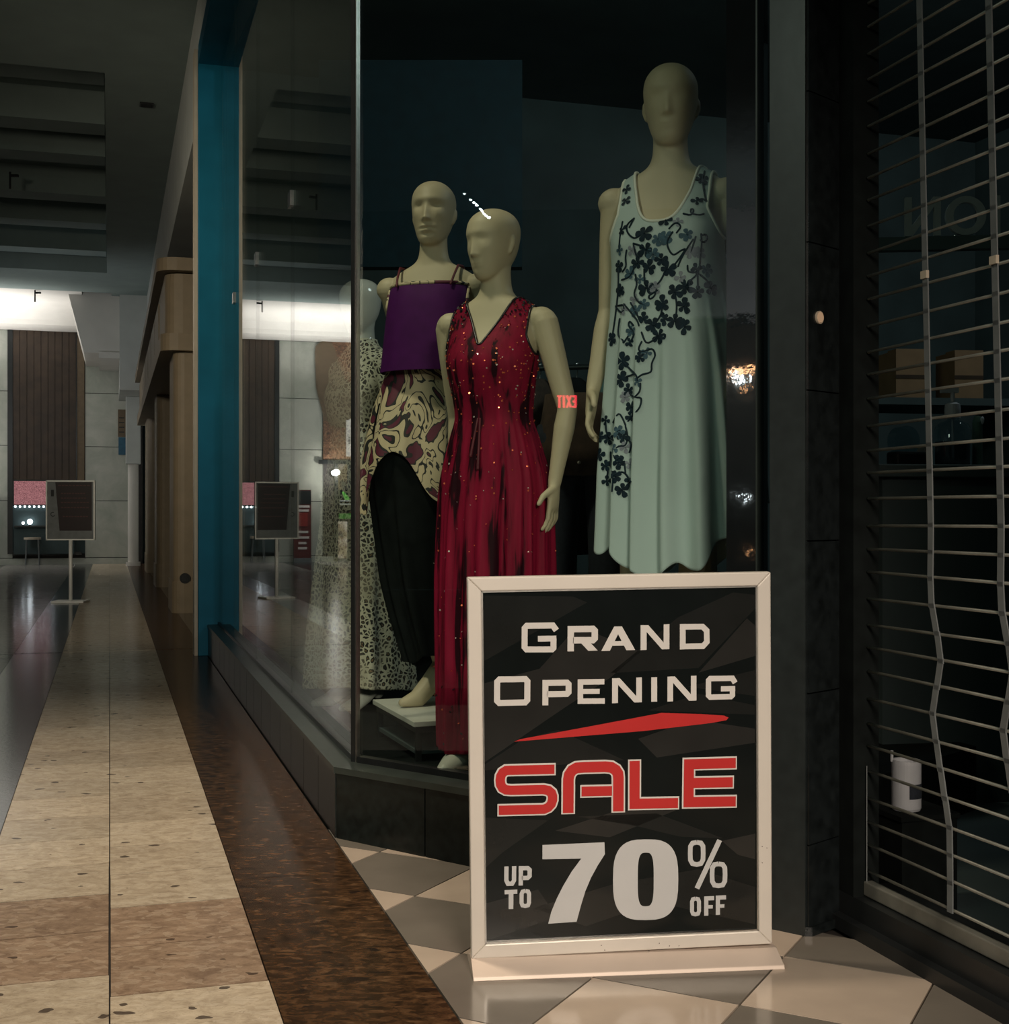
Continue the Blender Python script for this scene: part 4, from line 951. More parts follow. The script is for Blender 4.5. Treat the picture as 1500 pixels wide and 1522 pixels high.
obj('liquid', MB().lathe((0, 0, 0), [(.004, .004), (.056, .004), (.056, hB * .55), (.004, hB * .55)], 24), M['navy_cloth'], pb)
obj('collar', MB().lathe((0, 0, hB + .012), [(.004, 0), (.026, 0), (.026, .028), (.024, .046), (.012, .052), (.004, .052)], 20), M['plastic_white'], pb, smooth=False)
obj('nozzle', MB().cyl((0, 0, hB + .06), (0, 0, hB + .100), .007).box((-.040, -.009, hB + .096), (.018, .009, hB + .112)), M['plastic_white'], pb)
obj('dip_tube', MB().cyl((0, 0, .01), (0, 0, hB + .01), .004), M['plastic_white'], pb)
tb_ = thing('tall_bottle', 'slim teal bottle with a bright cap right of the pump bottle', 'bottle', (at(1473, 690, Zk).x, Zk + .12, pz.z))
obj('body', MB().lathe((0, 0, 0), [(.004, 0), (.016, .002), (.016, .15), (.010, .17), (.004, .171)], 16), M['green_cloth'], tb_); obj('cap', MB().ball((.012, -.012, .155), (.007, .007, .013), 10), M['plastic_white'], tb_, smooth=True)
tp_ = thing('tape_dispenser', 'small dark glossy tape dispenser left of the pump bottle', 'dispenser', (at(1365, 690, Zk).x, Zk + .1, pz.z), R(20))
obj('body', MB().box((-.07, -.03, 0), (.07, .03, .05)), M['base_stone'], tp_, bevel=.01); obj('roll', MB().cyl((-.02, -.02, .085), (-.02, .02, .085), .05, n=24), M['clear'], tp_); obj('blade', MB().box((.05, -.02, .05), (.075, .02, .075)), M['steel'], tp_)
Zb = 5.2
su = thing('stock_shelf', 'black open shelf carrying two cardboard boxes behind the counter', 'shelf', (at(1405, 765, Zb).x, Zb + .25, 0), R(8))
zb_ = at(0, 590, Zb).z
for sx in (-.36, .36): obj('upright', MB().box((sx - .02, -.2, 0), (sx + .02, .2, zb_ - .001)), M['shop_black'], su)
for zz in (zb_ - .03, .75, .3): obj('shelf_board', MB().box((-.34, -.22, zz), (.34, .22, zz + .029)), M['shop_black'], su)
for px0, px1, y0, lb in ((1339, 1385, 516, 'plain brown cardboard box on the left of the black shelf behind the shutter'), (1428, 1473, 518, 'brown cardboard box on the right of the black shelf behind the shutter')):
    a, b = at(px0, 590, Zb), at(px1, y0, Zb); c = thing('cardboard_box', lb, 'box', ((a.x + b.x) / 2, Zb + .19, zb_), R(6), 'cardboard boxes on the black shelf')
    hx = (b.x - a.x) / 2; hz = b.z - a.z
    obj('carton', MB().box((-hx, -.09, 0), (hx, .09, hz)), M['card'], c); obj('tape', MB().box((-hx - .0008, -.0908, hz * .42), (hx + .0008, -.0895, hz * .5)), M['wood_dark'], c); obj('flap', MB().box((-hx, -.09, hz), (hx, -.004, hz + .006)), M['card'], c)
# white canister on a plinth just behind the shutter
Zc = 3.02; a = at(1355, 1210, Zc)
pl_ = thing('low_plinth', 'low black plinth behind the shutter carrying the white canister', 'plinth', (a.x + .02, Zc + .06, 0), R(17)); obj('block', MB().box((-.075, -.07, 0), (.075, .07, a.z - .012)), M['black_cloth'], pl_); obj('top_board', MB().box((-.08, -.075, a.z - .012), (.08, .075, a.z)), M['black_cloth'], pl_)
cz = thing('white_canister', 'white cylindrical canister with a dark square label behind the shutter', 'canister', (a.x, Zc + .04, a.z))
hc = 76 / F * Zc; rc = 22 / F * Zc
obj('body', MB().lathe((0, 0, 0), [(.004, .002), (rc * .92, .002), (rc, .008), (rc, hc - .008), (rc * .97, hc), (rc * .85, hc), (rc * .80, hc * .86), (.004, hc * .85)], 32), M['plastic_white'], cz, smooth=False)
lb_ = MB(); nL = 10
for i in range(nL):
    a0, a1 = R(-95 + 78 * i / nL), R(-95 + 78 * (i + 1) / nL); r_ = rc + .0008
    lb_.add([(r_ * math.cos(a0), r_ * math.sin(a0), hc * .27), (r_ * math.cos(a1), r_ * math.sin(a1), hc * .27), (r_ * math.cos(a1), r_ * math.sin(a1), hc * .56), (r_ * math.cos(a0), r_ * math.sin(a0), hc * .56)], [(0, 1, 2, 3)])
obj('label_patch', lb_, M['navy_cloth'], cz); obj('handle', MB().cyl((-rc * .98, 0, hc - .004), (-rc * .98, 0, hc + .022), .0035), M['plastic_white'], cz)
# big grey letters on a bar, seen from behind
Zl = 4.5; b0 = at(1345, 352, Zl); b1 = at(1500, 356, Zl)
lb2 = thing('shop_lettering', 'large dim grey letters seen from behind, standing on a bar above the entrance', 'sign', (b0.x, Zl, b0.z), math.atan2(-.10, 1))
hL = .135; 
obj('bar', MB().box((-.15, -.02, -.05), (.75, .02, -.004)), M['shop_black'], lb2)
N_ = MB().box((0, -.01, 0), (.022, .01, hL)).box((.098, -.01, 0), (.12, .01, hL)); dv = Vector((.098, 0, -hL)); 
N_.obox((.06, 0, hL / 2), [Vector((.098, 0, hL)).normalized(), (0, 1, 0), Vector((-hL, 0, .098)).normalized()], (.078, .009, .011))
obj('letter', N_, M['letter_grey'], lb2, label='reversed letter N')
oo = MB(); n_ = 28
for (ra, rb) in (((.068, .068), (.042, .046)),):
    A = [(.205 + ra[0] * math.cos(2 * math.pi * i / n_), hL / 2 + ra[1] * math.sin(2 * math.pi * i / n_)) for i in range(n_)]; B = [(.205 + rb[0] * math.cos(2 * math.pi * i / n_), hL / 2 + rb[1] * math.sin(2 * math.pi * i / n_)) for i in range(n_)]
    fill2d(oo, A[::-1], -.01, B[::-1]); fill2d(oo, A, .01, B)
    k0 = len(oo.v); oo.add([(p[0], y, p[1]) for y in (-.01, .01) for p in A] + [(p[0], y, p[1]) for y in (-.01, .01) for p in B], [(i, (i + 1) % n_, n_ + (i + 1) % n_, n_ + i) for i in range(n_)] + [(2 * n_ + i, 3 * n_ + i, 3 * n_ + (i + 1) % n_, 2 * n_ + (i + 1) % n_) for i in range(n_)])
obj('letter', oo, M['letter_grey'], lb2, label='letter O')
obj('letter', MB().box((.295, -.01, 0), (.32, .01, hL)), M['letter_grey'], lb2, label='letter I')
for i in range(3): obj('letter_foot', MB().cyl((.03 + .14 * i, 0, -.004), (.03 + .14 * i, 0, .001), .006), M['steel'], lb2)

# ------------------------------------------------------------------ mannequins
TORSO = [(.80, .145, .100, 0, 0), (.86, .160, .113, 0, .005), (.92, .164, .117, 0, .010), (.98, .152, .106, 0, .006), (1.04, .130, .092, 0, 0), (1.09, .115, .083, 0, -.003), (1.15, .119, .086, 0, -.005),
         (1.21, .132, .096, 0, -.012), (1.26, .139, .103, 0, -.014), (1.31, .143, .095, 0, -.006), (1.355, .152, .080, 0, .006), (1.395, .158, .068, 0, .012), (1.425, .145, .060, 0, .014),
         (1.447, .115, .054, 0, .015), (1.463, .085, .050, 0, .016), (1.478, .062, .048, 0, .016), (1.50, .050, .047, 0, .016), (1.53, .046, .046, 0, .015), (1.57, .045, .046, 0, .013)]
HEAD = [(-.113, .010, .010, -.046), (-.110, .022, .018, -.045), (-.100, .036, .034, -.036), (-.082, .047, .056, -.022), (-.055, .057, .074, -.010), (-.025, .065, .085, -.003), (.01, .0705, .092, .002), (.04, .073, .095, .004),
        (.066, .069, .090, .005), (.086, .058, .077, .006), (.100, .043, .058, .007), (.109, .026, .035, .007), (.113, .010, .014, .007)]
HC = Vector((0, .010, 1.637))       # head centre of a 1.75 m figure
def cat(rows, n):
    """Catmull-Rom through the control rows"""
    a = np.array(rows, float); k = len(a) - 1; out = []
    for t in np.linspace(0, k, n):
        i = min(int(t), k - 1); f = t - i; p0, p1, p2, p3 = a[max(i - 1, 0)], a[i], a[i + 1], a[min(i + 2, k)]
        out.append(.5 * (2 * p1 + (p2 - p0) * f + (2 * p0 - 5 * p1 + 4 * p2 - p3) * f * f + (3 * p1 - p0 - 3 * p2 + p3) * f ** 3))
    return np.array(out)
def ell(z, rx, ry, cx, cy, n, p=2.25):
    th = np.arange(n) * 2 * np.pi / n; s, c = np.sin(th), -np.cos(th)
    x = cx + rx * np.sign(s) * np.abs(s) ** (2 / p); y = cy + ry * np.sign(c) * np.abs(c) ** (2 / p)
    return [(float(x[i]), float(y[i]), float(z)) for i in range(n)]
def hand(mb, wrist, d, side, palm, curl=.35, spread=1.0, thumb=1.0):
    """palm, five bent fingers and a thumb; d = hand direction, palm = palm normal, side: thumb side direction"""
    d = Vector(d).normalized(); palm = Vector(palm); palm = (palm - d * palm.dot(d)).normalized(); sd_ = d.cross(palm).normalized()
    if sd_.dot(Vector(side)) < 0: sd_ = -sd_
    w = Vector(wrist)
    rs = []
    for t, hw, ht in ((-.01, .021, .019), (.02, .028, .017), (.05, .036, .015), (.075, .038, .013), (.085, .034, .009)):
        c = w + d * t; rs.append([c + sd_ * math.cos(2 * math.pi * i / 14) * hw + palm * math.sin(2 * math.pi * i / 14) * ht for i in range(14)])
    if sd_.cross(palm).dot(d) < 0: rs = [r[::-1] for r in rs]
    mb.rings(rs)
    for k, (o, L) in enumerate(((.0285, .068), (.0095, .076), (-.0095, .071), (-.0275, .056))):
        b = w + d * .078 + sd_ * o; a = d + sd_ * (o * 5.0 * spread); a.normalize(); cu = curl * (1 + .15 * k)
        p1 = b + a * L * .45; a2 = (a + palm * cu).normalized(); p2 = p1 + a2 * L * .32; a3 = (a2 + palm * cu).normalized(); p3 = p2 + a3 * L * .25
        mb.tube([b - a * .015, b, p1, p2, p3], (.0088, .0088, .0080, .0074, .0062), 8)
    b = w + d * .022 + sd_ * .026; a = (d * .55 + sd_ * .75 * thumb + palm * .35).normalized(); p1 = b + a * .036; a2 = (a + d * .8).normalized(); p2 = p1 + a2 * .030
    mb.tube([b - a * .02, b, p1, p2], (.012, .0125, .010, .0080), 8)
def foot(mb, ankle, fwd, drop):
    a = Vector(ankle); f = Vector(fwd).normalized(); z = Vector((0, 0, 1))
    heel = a - z * (drop * .45) - f * .020; ball = a + f * .105 - z * (drop - .018); toe = a + f * .165 - z * (drop - .012); mid = a + f * .050 - z * drop * .50
    mb.tube([a + z * .03, a - z * .012, mid, ball, toe], (.034, .036, .034, .031, .014), 14)
    mb.tube([a, heel], (.033, .026), 12)
def build_body(name, root, mat, Mh, head_yaw=0, head_pitch=0, head_roll=0, arms=None, legs=None, face='smooth', hip_shift=0.0, voxel=.0042, n_hand=()):
    """one continuous figure in the root's axes, facing -y"""
    S = Mh / 1.75; mb = MB()
    rows = cat(TORSO, 70)
    mb.rings([ell(z, rx, ry, cx + hip_shift * max(0, min(1, (1.3 - z) / .4)), cy, 40) for z, rx, ry, cx, cy in rows])
    for s in (-1, 1):
        mb.ball((s * .062, -.062, 1.245), (.056, .052, .058), 18)
        mb.ball((s * .155, .010, 1.392), (.046, .046, .042), 16)
    Hm = Matrix.Translation(HC + Vector((0, .012, -.06))) @ Euler((R(head_pitch), R(head_roll), R(head_yaw)), 'XYZ').to_matrix().to_4x4() @ Matrix.Translation((0, -.012, .06))
    hr = cat(HEAD, 40)
    mb.rings([[tuple(Hm @ Vector(p)) for p in ell(z, rx, ry, 0, cy, 36, 2.1)] for z, rx, ry, cy in hr])
    mb.tube([(0, .016, 1.49), (0, .015, 1.54), Hm @ Vector((0, .012, -.055))], (.047, .045, .046), 20)
    if face != 'egg':
        for s in (-1, 1):
            mb.tube([Hm @ Vector((s * .068, .006, -.030)), Hm @ Vector((s * .0735, .014, -.008)), Hm @ Vector((s * .073, .018, .012))], (.006, .009, .008), 8, flat=.6, ref=(1, 0, 0))
    for arm in (arms or ()):
        P = [Vector(p) for p in arm['pts']]
        sh, el, wr = P
        mb.tube([sh, sh.lerp(el, .35), sh.lerp(el, .8), el, el.lerp(wr, .25), el.lerp(wr, .7), wr], (.043, .040, .034, .031, .033, .025, .0205), 16)
        hd = arm.get('hand', (wr - el)); hand(mb, wr, hd, arm['side'], arm['palm'], arm.get('curl', .35), arm.get('spread', 1.0), arm.get('thumb', 1.0))
    for lg in (legs or ()):
        h, k, a = [Vector(p) for p in lg['pts']]
        mb.tube([h, h.lerp(k, .4), k, k.lerp(a, .3), k.lerp(a, .75), a], (.085, .074, .050, .052, .036, .030), 18)
        foot(mb, a, lg['fwd'], lg.get('drop', a.z - .0))
    me = mb.mesh(name); tmp = bpy.data.objects.new('tmp', me); COL.objects.link(tmp)
    rm = tmp.modifiers.new('r', 'REMESH'); rm.mode = 'VOXEL'; rm.voxel_size = voxel; rm.use_smooth_shade = True
    sm = tmp.modifiers.new('s', 'SMOOTH'); sm.factor = .5; sm.iterations = 4
    dg = bpy.context.evaluated_depsgraph_get(); dg.update(); me2 = bpy.data.meshes.new_from_object(tmp.evaluated_get(dg))
    bpy.data.objects.remove(tmp); bpy.data.meshes.remove(me); me2.name = name
    n = len(me2.vertices); co = np.empty(n * 3); me2.vertices.foreach_get('co', co); co = co.reshape(n, 3)
    # the face
    inv = np.array(Hm.inverted()); loc = co @ inv[:3, :3].T + inv[:3, 3]
    x, y, z = loc.T; g = lambda a, s: np.exp(-(a / s) ** 2)
    front = (y < -.02) & (z > -.125) & (z < .12)
    d = np.zeros(n); k = {'full': 1.15, 'smooth': .75, 'egg': 0.0}[face]
    if k:
        zn = np.clip((.022 - z) / .058, 0, 1)                       # 0 at the brow, 1 at the nose tip
        prof_ = np.where(z < -.036, np.clip(1 - (-.036 - z) / .009, 0, 1), zn ** 1.2)
        d += .021 * k * prof_ * g(x, .0075 + .005 * zn)
        d += .0035 * k * g(z - .034, .012) * g(x, .05)
        for s in (-1, 1):
            d -= (.0105 if face == 'full' else .0045) * k * g(x - s * .030, .017) * g(z - .012, .012)
            d += .004 * k * g(x - s * .040, .02) * g(z + .018, .018)
        if face == 'full':
            d += .0085 * g(z + .0575, .0045) * g(x, .018) + .0100 * g(z + .0715, .0055) * g(x, .016) - .0070 * g(z + .0645, .0030) * g(x, .024)
            d -= .006 * g(z + .083, .006) * g(x, .02)
            d += .003 * g(np.hypot(x - .007, z + .037), .005) + .003 * g(np.hypot(x + .007, z + .037), .005)
        else:
            d += .0040 * g(z + .064, .010) * g(x, .018) - .002 * g(z + .065, .003) * g(x, .02)
        d += .004 * g(z + .095, .014) * g(x, .02)
    loc[:, 1] -= np.where(front, d, 0)
    hm = np.array(Hm); co = loc @ hm[:3, :3].T + hm[:3, 3]
    co *= S; me2.vertices.foreach_set('co', co.ravel()); me2.update()
    return link('body', me2, mat, root, smooth=True)

def garment(name, parent, rows, mat, Mh, nrow=160, ncol=300, p=2.25, fold=None, hem=None, z_h=.9, clip=None, thick=.0022, ext=0.0, kind=None, label=None):
    """a cloth surface of rings with folds, a shaped hem and clipped openings"""
    S = Mh / 1.75; a = cat(rows, nrow); th = np.arange(ncol) * 2 * np.pi / ncol; V = np.zeros((nrow, ncol, 3))
    zb = rows[-1][0]
    for r in range(nrow):
        z, rx, ry, cx, cy = a[r]; P = np.array(ell(z, rx, ry, cx, cy, ncol, p)); V[r] = P
        if fold is not None:
            f = fold(th, z); c = np.array([cx, cy]); dv = P[:, :2] - c; ln = np.linalg.norm(dv, axis=1, keepdims=True); V[r, :, :2] = P[:, :2] + dv / ln * f[:, None]
    if hem is not None:
        hz = hem(th); zz = V[:, :, 2]; low = zz < z_h
        V[:, :, 2] = np.where(low, z_h - (z_h - zz) / (z_h - zb) * (z_h - hz[None, :]), zz)
    vs = V.reshape(-1, 3); keep = np.ones(len(vs), bool)
    if clip is not None:
        f = clip(vs); F2 = f.reshape(nrow, ncol); inside = F2 > 0; V2 = V.copy(); snapped = np.zeros_like(inside)
        for r in range(nrow):
            for c in range(ncol):
                if inside[r, c]: continue
                best = None
                for dr, dc in ((1, 0), (0, 1), (0, -1), (-1, 0), (1, 1), (1, -1), (-1, 1), (-1, -1)):
                    rr, cc = r + dr, (c + dc) % ncol
                    if 0 <= rr < nrow and inside[rr, cc]:
                        t = F2[r, c] / (F2[r, c] - F2[rr, cc])
                        if best is None or t < best[0]: best = (t, rr, cc)
                if best: V2[r, c] = V[r, c] + (V[best[1], best[2]] - V[r, c]) * best[0]; snapped[r, c] = True
        vs = V2.reshape(-1, 3); keep = (inside | snapped).ravel()
    idx = -np.ones(len(vs), int); idx[keep] = np.arange(keep.sum()); fs = []
    for r in range(nrow - 1):
        for c in range(ncol):
            q = (r * ncol + c, (r + 1) * ncol + c, (r + 1) * ncol + (c + 1) % ncol, r * ncol + (c + 1) % ncol)
            if all(keep[i] for i in q): fs.append(tuple(int(idx[i]) for i in q))
    me = bpy.data.meshes.new(name); me.from_pydata([tuple(v) for v in vs[keep] * S], [], fs); me.update()
    o = link(name, me, mat, parent, smooth=True, kind=kind, label=label)
    sm = o.modifiers.new('thickness', 'SOLIDIFY'); sm.thickness = thick; sm.offset = -1
    return o
def fold_fn(seed, amp, z0, z1, freqs=((9, 1.0), (14, .6), (23, .35))):
    rg = random.Random(seed); ph = [rg.uniform(0, 6.28) for _ in freqs]; dr = [rg.uniform(-.8, .8) for _ in freqs]
    def f(th, z):
        w = min(1, max(0, (z0 - z) / (z0 - z1))) ** 1.2; v = np.zeros_like(th)
        for (k, a), p_, q in zip(freqs, ph, dr): v = v + a * np.sin(k * th + p_ + q * z * 2)
        return amp * w * (v + .4 * np.abs(v))
    return f
def boundary_trim(o, rad, mat, name, zmin, label=None):
    """a thin binding along the clipped edges of a garment"""
    bm = bmesh.new(); bm.from_mesh(o.data); adj = {}
    for e in bm.edges:
        if len(e.link_faces) == 1 and all(v.co.z > zmin for v in e.verts):
            a, b = e.verts; adj.setdefault(a.index, []).append(b.index); adj.setdefault(b.index, []).append(a.index)
    co = {v.index: v.co.copy() for v in bm.verts}; bm.free(); seen = set(); mb = MB()
    for s in adj:
        if s in seen: continue
        loop = [s]; seen.add(s); cur = s
        while True:
            nx = [k for k in adj[cur] if k not in seen]
            if not nx: break
            cur = nx[0]; seen.add(cur); loop.append(cur)
        if len(loop) < 12: continue
        P = [co[i] for i in loop]; closed = loop[0] in adj[loop[-1]]
        for _ in range(6): P = [(P[i - 1] + P[i] * 2 + P[(i + 1) % len(P)]) / 4 if closed or 0 < i < len(P) - 1 else P[i] for i in range(len(P))]
        P = P[::2]; 
        if closed: P = P + [P[0]]
        mb.tube(P, rad, 6)
    return obj(name, mb, mat, o, smooth=True, label=label)

BASE_Z = SILL - .006
# --- 1: beige figure in the white floral dress, nearest the right end of the front pane
Z1 = 3.50; M1 = 1.775; b1 = 2.152 - M1
r1 = Vector((.446, Z1))
rz1 = thing('display_riser', 'black riser box under the white floral dress, hidden low behind the sale sign', 'riser', (r1.x, r1.y + .02, BASE_Z), R(-37))
obj('box', MB().box((-.22, -.20, 0), (.22, .20, b1 - BASE_Z - .012)), M['shop_black'], rz1); obj('top', MB().box((-.225, -.205, b1 - BASE_Z - .012), (.225, .205, b1 - BASE_Z)), M['shop_black'], rz1)
m1 = thing('mannequin', 'tallest beige mannequin in a white sleeveless dress with blue floral embroidery', 'mannequin', (r1.x, r1.y, b1), R(-22))
arm_l = dict(pts=[(-.150, .010, 1.385), (-.172, .020, 1.10), (-.198, -.045, .885)], side=(0, -1, 0), palm=(1, .2, 0), curl=.45, spread=.7, hand=(-.05, -.20, -1), thumb=1.2)
arm_r = dict(pts=[(.168, .010, 1.385), (.205, .025, 1.10), (.215, -.03, .885)], side=(0, -1, 0), palm=(-1, 0, 0), curl=.3)
build_body('body', m1, M['skin'], M1, head_yaw=9, head_pitch=2, face='smooth', arms=[arm_l, arm_r],
           legs=[dict(pts=[(-.082, .0, .85), (-.080, -.02, .47), (-.075, .0, .115)], fwd=(-.1, -1, 0), drop=.115), dict(pts=[(.082, .0, .85), (.082, -.02, .47), (.078, .02, .115)], fwd=(.1, -1, 0), drop=.115)])
rows1 = [(1.475, .075, .055, 0, .016), (1.462, .100, .060, 0, .016), (1.445, .128, .064, 0, .015), (1.42, .150, .070, 0, .013), (1.39, .160, .078, 0, .010), (1.355, .158, .092, 0, .0), (1.31, .153, .108, 0, -.008), (1.26, .152, .118, 0, -.016),
         (1.20, .152, .118, .002, -.014), (1.10, .162, .122, .006, -.010), (1.0, .175, .132, .012, -.006), (.88, .186, .142, .018, 0), (.72, .196, .152, .024, 0), (.55, .204, .160, .028, 0), (.38, .212, .168, .030, 0)]
def clip1(v):
    x, y, z = v.T; fr = y < .012
    zs = np.where(fr, 1.305 + .17 * (np.abs(x) / .090) ** 3.2, 1.43 + .03 * (np.abs(x) / .09) ** 2)
    wa = .120 + .040 * np.clip((1.34 - z) / .09, 0, 1) + np.where(z < 1.235, 1.0, 0)
    return np.minimum(zs - z, (wa - np.abs(x)) * 1.0)
def hem1(th):
    a = (th + np.pi) % (2 * np.pi) - np.pi
    return .385 + .10 * np.clip(np.abs(np.sin(a)), 0, 1) ** 1.5 + .06 * np.clip(np.sin(a), 0, 1) + .016 * np.sin(8 * a + 1) + .012 * np.sin(14 * a) + .03 * np.clip(np.sin(a - .2), 0, 1) ** 2
def drape1(th, z):
    w = min(1, max(0, (1.16 - z) / .55)) ** 1.1; a = th + .05 * math.sin(3 * z); v = np.zeros_like(th)
    for c_, wd, am in ((-1.05, .16, 1.0), (-.62, .13, .9), (-.30, .17, .8), (.05, .12, 1.0), (.42, .20, 1.1), (.80, .12, .9), (1.25, .2, 1.0), (1.8, .2, 1.), (2.3, .2, 1.), (2.8, .2, 1.), (3.4, .2, 1.), (3.9, .2, 1.), (4.5, .2, 1.)):
        dd = (a - c_ + np.pi) % (2 * np.pi) - np.pi; v = v + am * np.exp(-(dd / wd) ** 2) * np.where(dd > 0, 1.0, np.exp(-(dd / (wd * .35)) ** 2))
    return w * (.034 * v - .012)
dr1 = garment('dress', m1, rows1, M['white_cloth'], M1, 200, 320, fold=drape1, hem=hem1, z_h=1.05, clip=clip1, label='white dress')
boundary_trim(dr1, .0042, M['white_trim'], 'binding', 1.15 * M1 / 1.75)
# blue embroidery: flowers, stems and outlines following the cloth
bpy.context.view_layer.update()
def world_bvh(o):
    mw_ = o.matrix_world; return BVHTree.FromPolygons([mw_ @ v.co for v in o.data.vertices], [tuple(p.vertices) for p in o.data.polygons])
bv1 = world_bvh(dr1); E = Vector((0, 0, EYE)); inv1 = dr1.matrix_world.inverted(); dx_em = 0.0
def hit(px, py, bv=None):
    d = Vector(((px - HX) / F, 1, (HY - py) / F)).normalized(); h = (bv or bv1).ray_cast(E, d); return (h[0], h[1] if h[1].dot(d) < 0 else -h[1]) if h[0] else (None, None)
def to_local(mb, inv): mb.v = [tuple(inv @ Vector(v)) for v in mb.v]; return mb
FL = [(1043, 267, 9, 0), (1036, 299, 8, 0), (990, 328, 11, 0), (958, 347, 12, 0), (978, 355, 10, 1), (989, 352, 11, 1), (960, 371, 12, 0), (971, 378, 9, 1), (948, 391, 10, 0), (965, 398, 11, 0), (993, 400, 12, 0), (983, 386, 9, 0), (1021, 349, 10, 1), (1027, 375, 9, 2), (1040, 376, 9, 2), (1035, 400, 8, 0), (1050, 402, 9, 1), (1019, 426, 12, 0), (1056, 428, 12, 0), (1037, 434, 11, 0), (961, 428, 13, 0), (1003, 434, 11, 0), (923, 431, 9, 0), (920, 396, 9, 0), (937, 406, 9, 1), (974, 427, 9, 2), (931, 299, 8, 0), (932, 282, 8, 0), (925, 343, 8, 0), (940, 372, 8, 2), (922, 372, 8, 1),
      (957, 452, 9, 1), (985, 451, 11, 0), (1017, 455, 11, 0), (1003, 477, 12, 0), (1018, 485, 11, 0), (971, 483, 12, 0), (980, 499, 12, 0), (988, 474, 9, 0), (939, 492, 9, 1), (910, 504, 9, 0), (957, 474, 9, 0), (937, 509, 7, 0), (926, 537, 12, 0), (952, 531, 9, 0), (962, 524, 8, 1), (923, 564, 11, 0), (935, 579, 9, 0), (948, 568, 8, 1), (939, 605, 9, 0), (929, 590, 9, 2), (938, 619, 8, 0), (901, 625, 8, 0), (893, 648, 9, 0), (920, 642, 10, 1), (926, 649, 11, 0), (892, 676, 9, 0), (900, 692, 9, 0), (920, 687, 10, 0), (903, 715, 8, 0), (915, 708, 9, 0), (925, 728, 11, 0), (936, 717, 8, 0), (936, 689, 8, 2), (905, 652, 9, 0), (912, 667, 8, 1), (930, 665, 8, 2), (944, 445, 8, 2), (1012, 412, 8, 2), (1008, 330, 8, 2), (952, 415, 8, 1), (928, 460, 8, 2), (945, 462, 9, 1)]
rgf = random.Random(5)
for px, py, r, ci in FL:
    p, nrm = hit(px, py)
    if p is None: continue
    rad = r / F * p.y * 1.16; u = nrm.orthogonal().normalized(); w = nrm.cross(u); a0 = rgf.uniform(0, 6.28); mb = MB(); npet = 5 if r > 8 else 4
    for k in range(npet):
        a = a0 + 2 * math.pi * k / npet + rgf.uniform(-.15, .15); L = rad * rgf.uniform(.75, 1.1); dv = u * math.cos(a) + w * math.sin(a); pv = nrm.cross(dv)
        loop_ = [(0, 0), (.32, .22), (.65, .36), (.92, .28), (1.0, .0), (.92, -.28), (.65, -.36), (.32, -.22)]
        pts = []
        for t_, s_ in loop_:
            q = p + dv * t_ * L + pv * s_ * L; h = bv1.find_nearest(q); pts.append(h[0] + nrm * (.0016 + .0008 * (k % 2)))
        mb.add(pts, [tuple(range(8))])
    mb.ball(p + nrm * .0025, (.0022, .0022, .0022), 6)
    obj('embroidered_flower', to_local(mb, inv1), M[('petal_dark', 'petal_mid', 'petal_pale')[ci]], dr1)
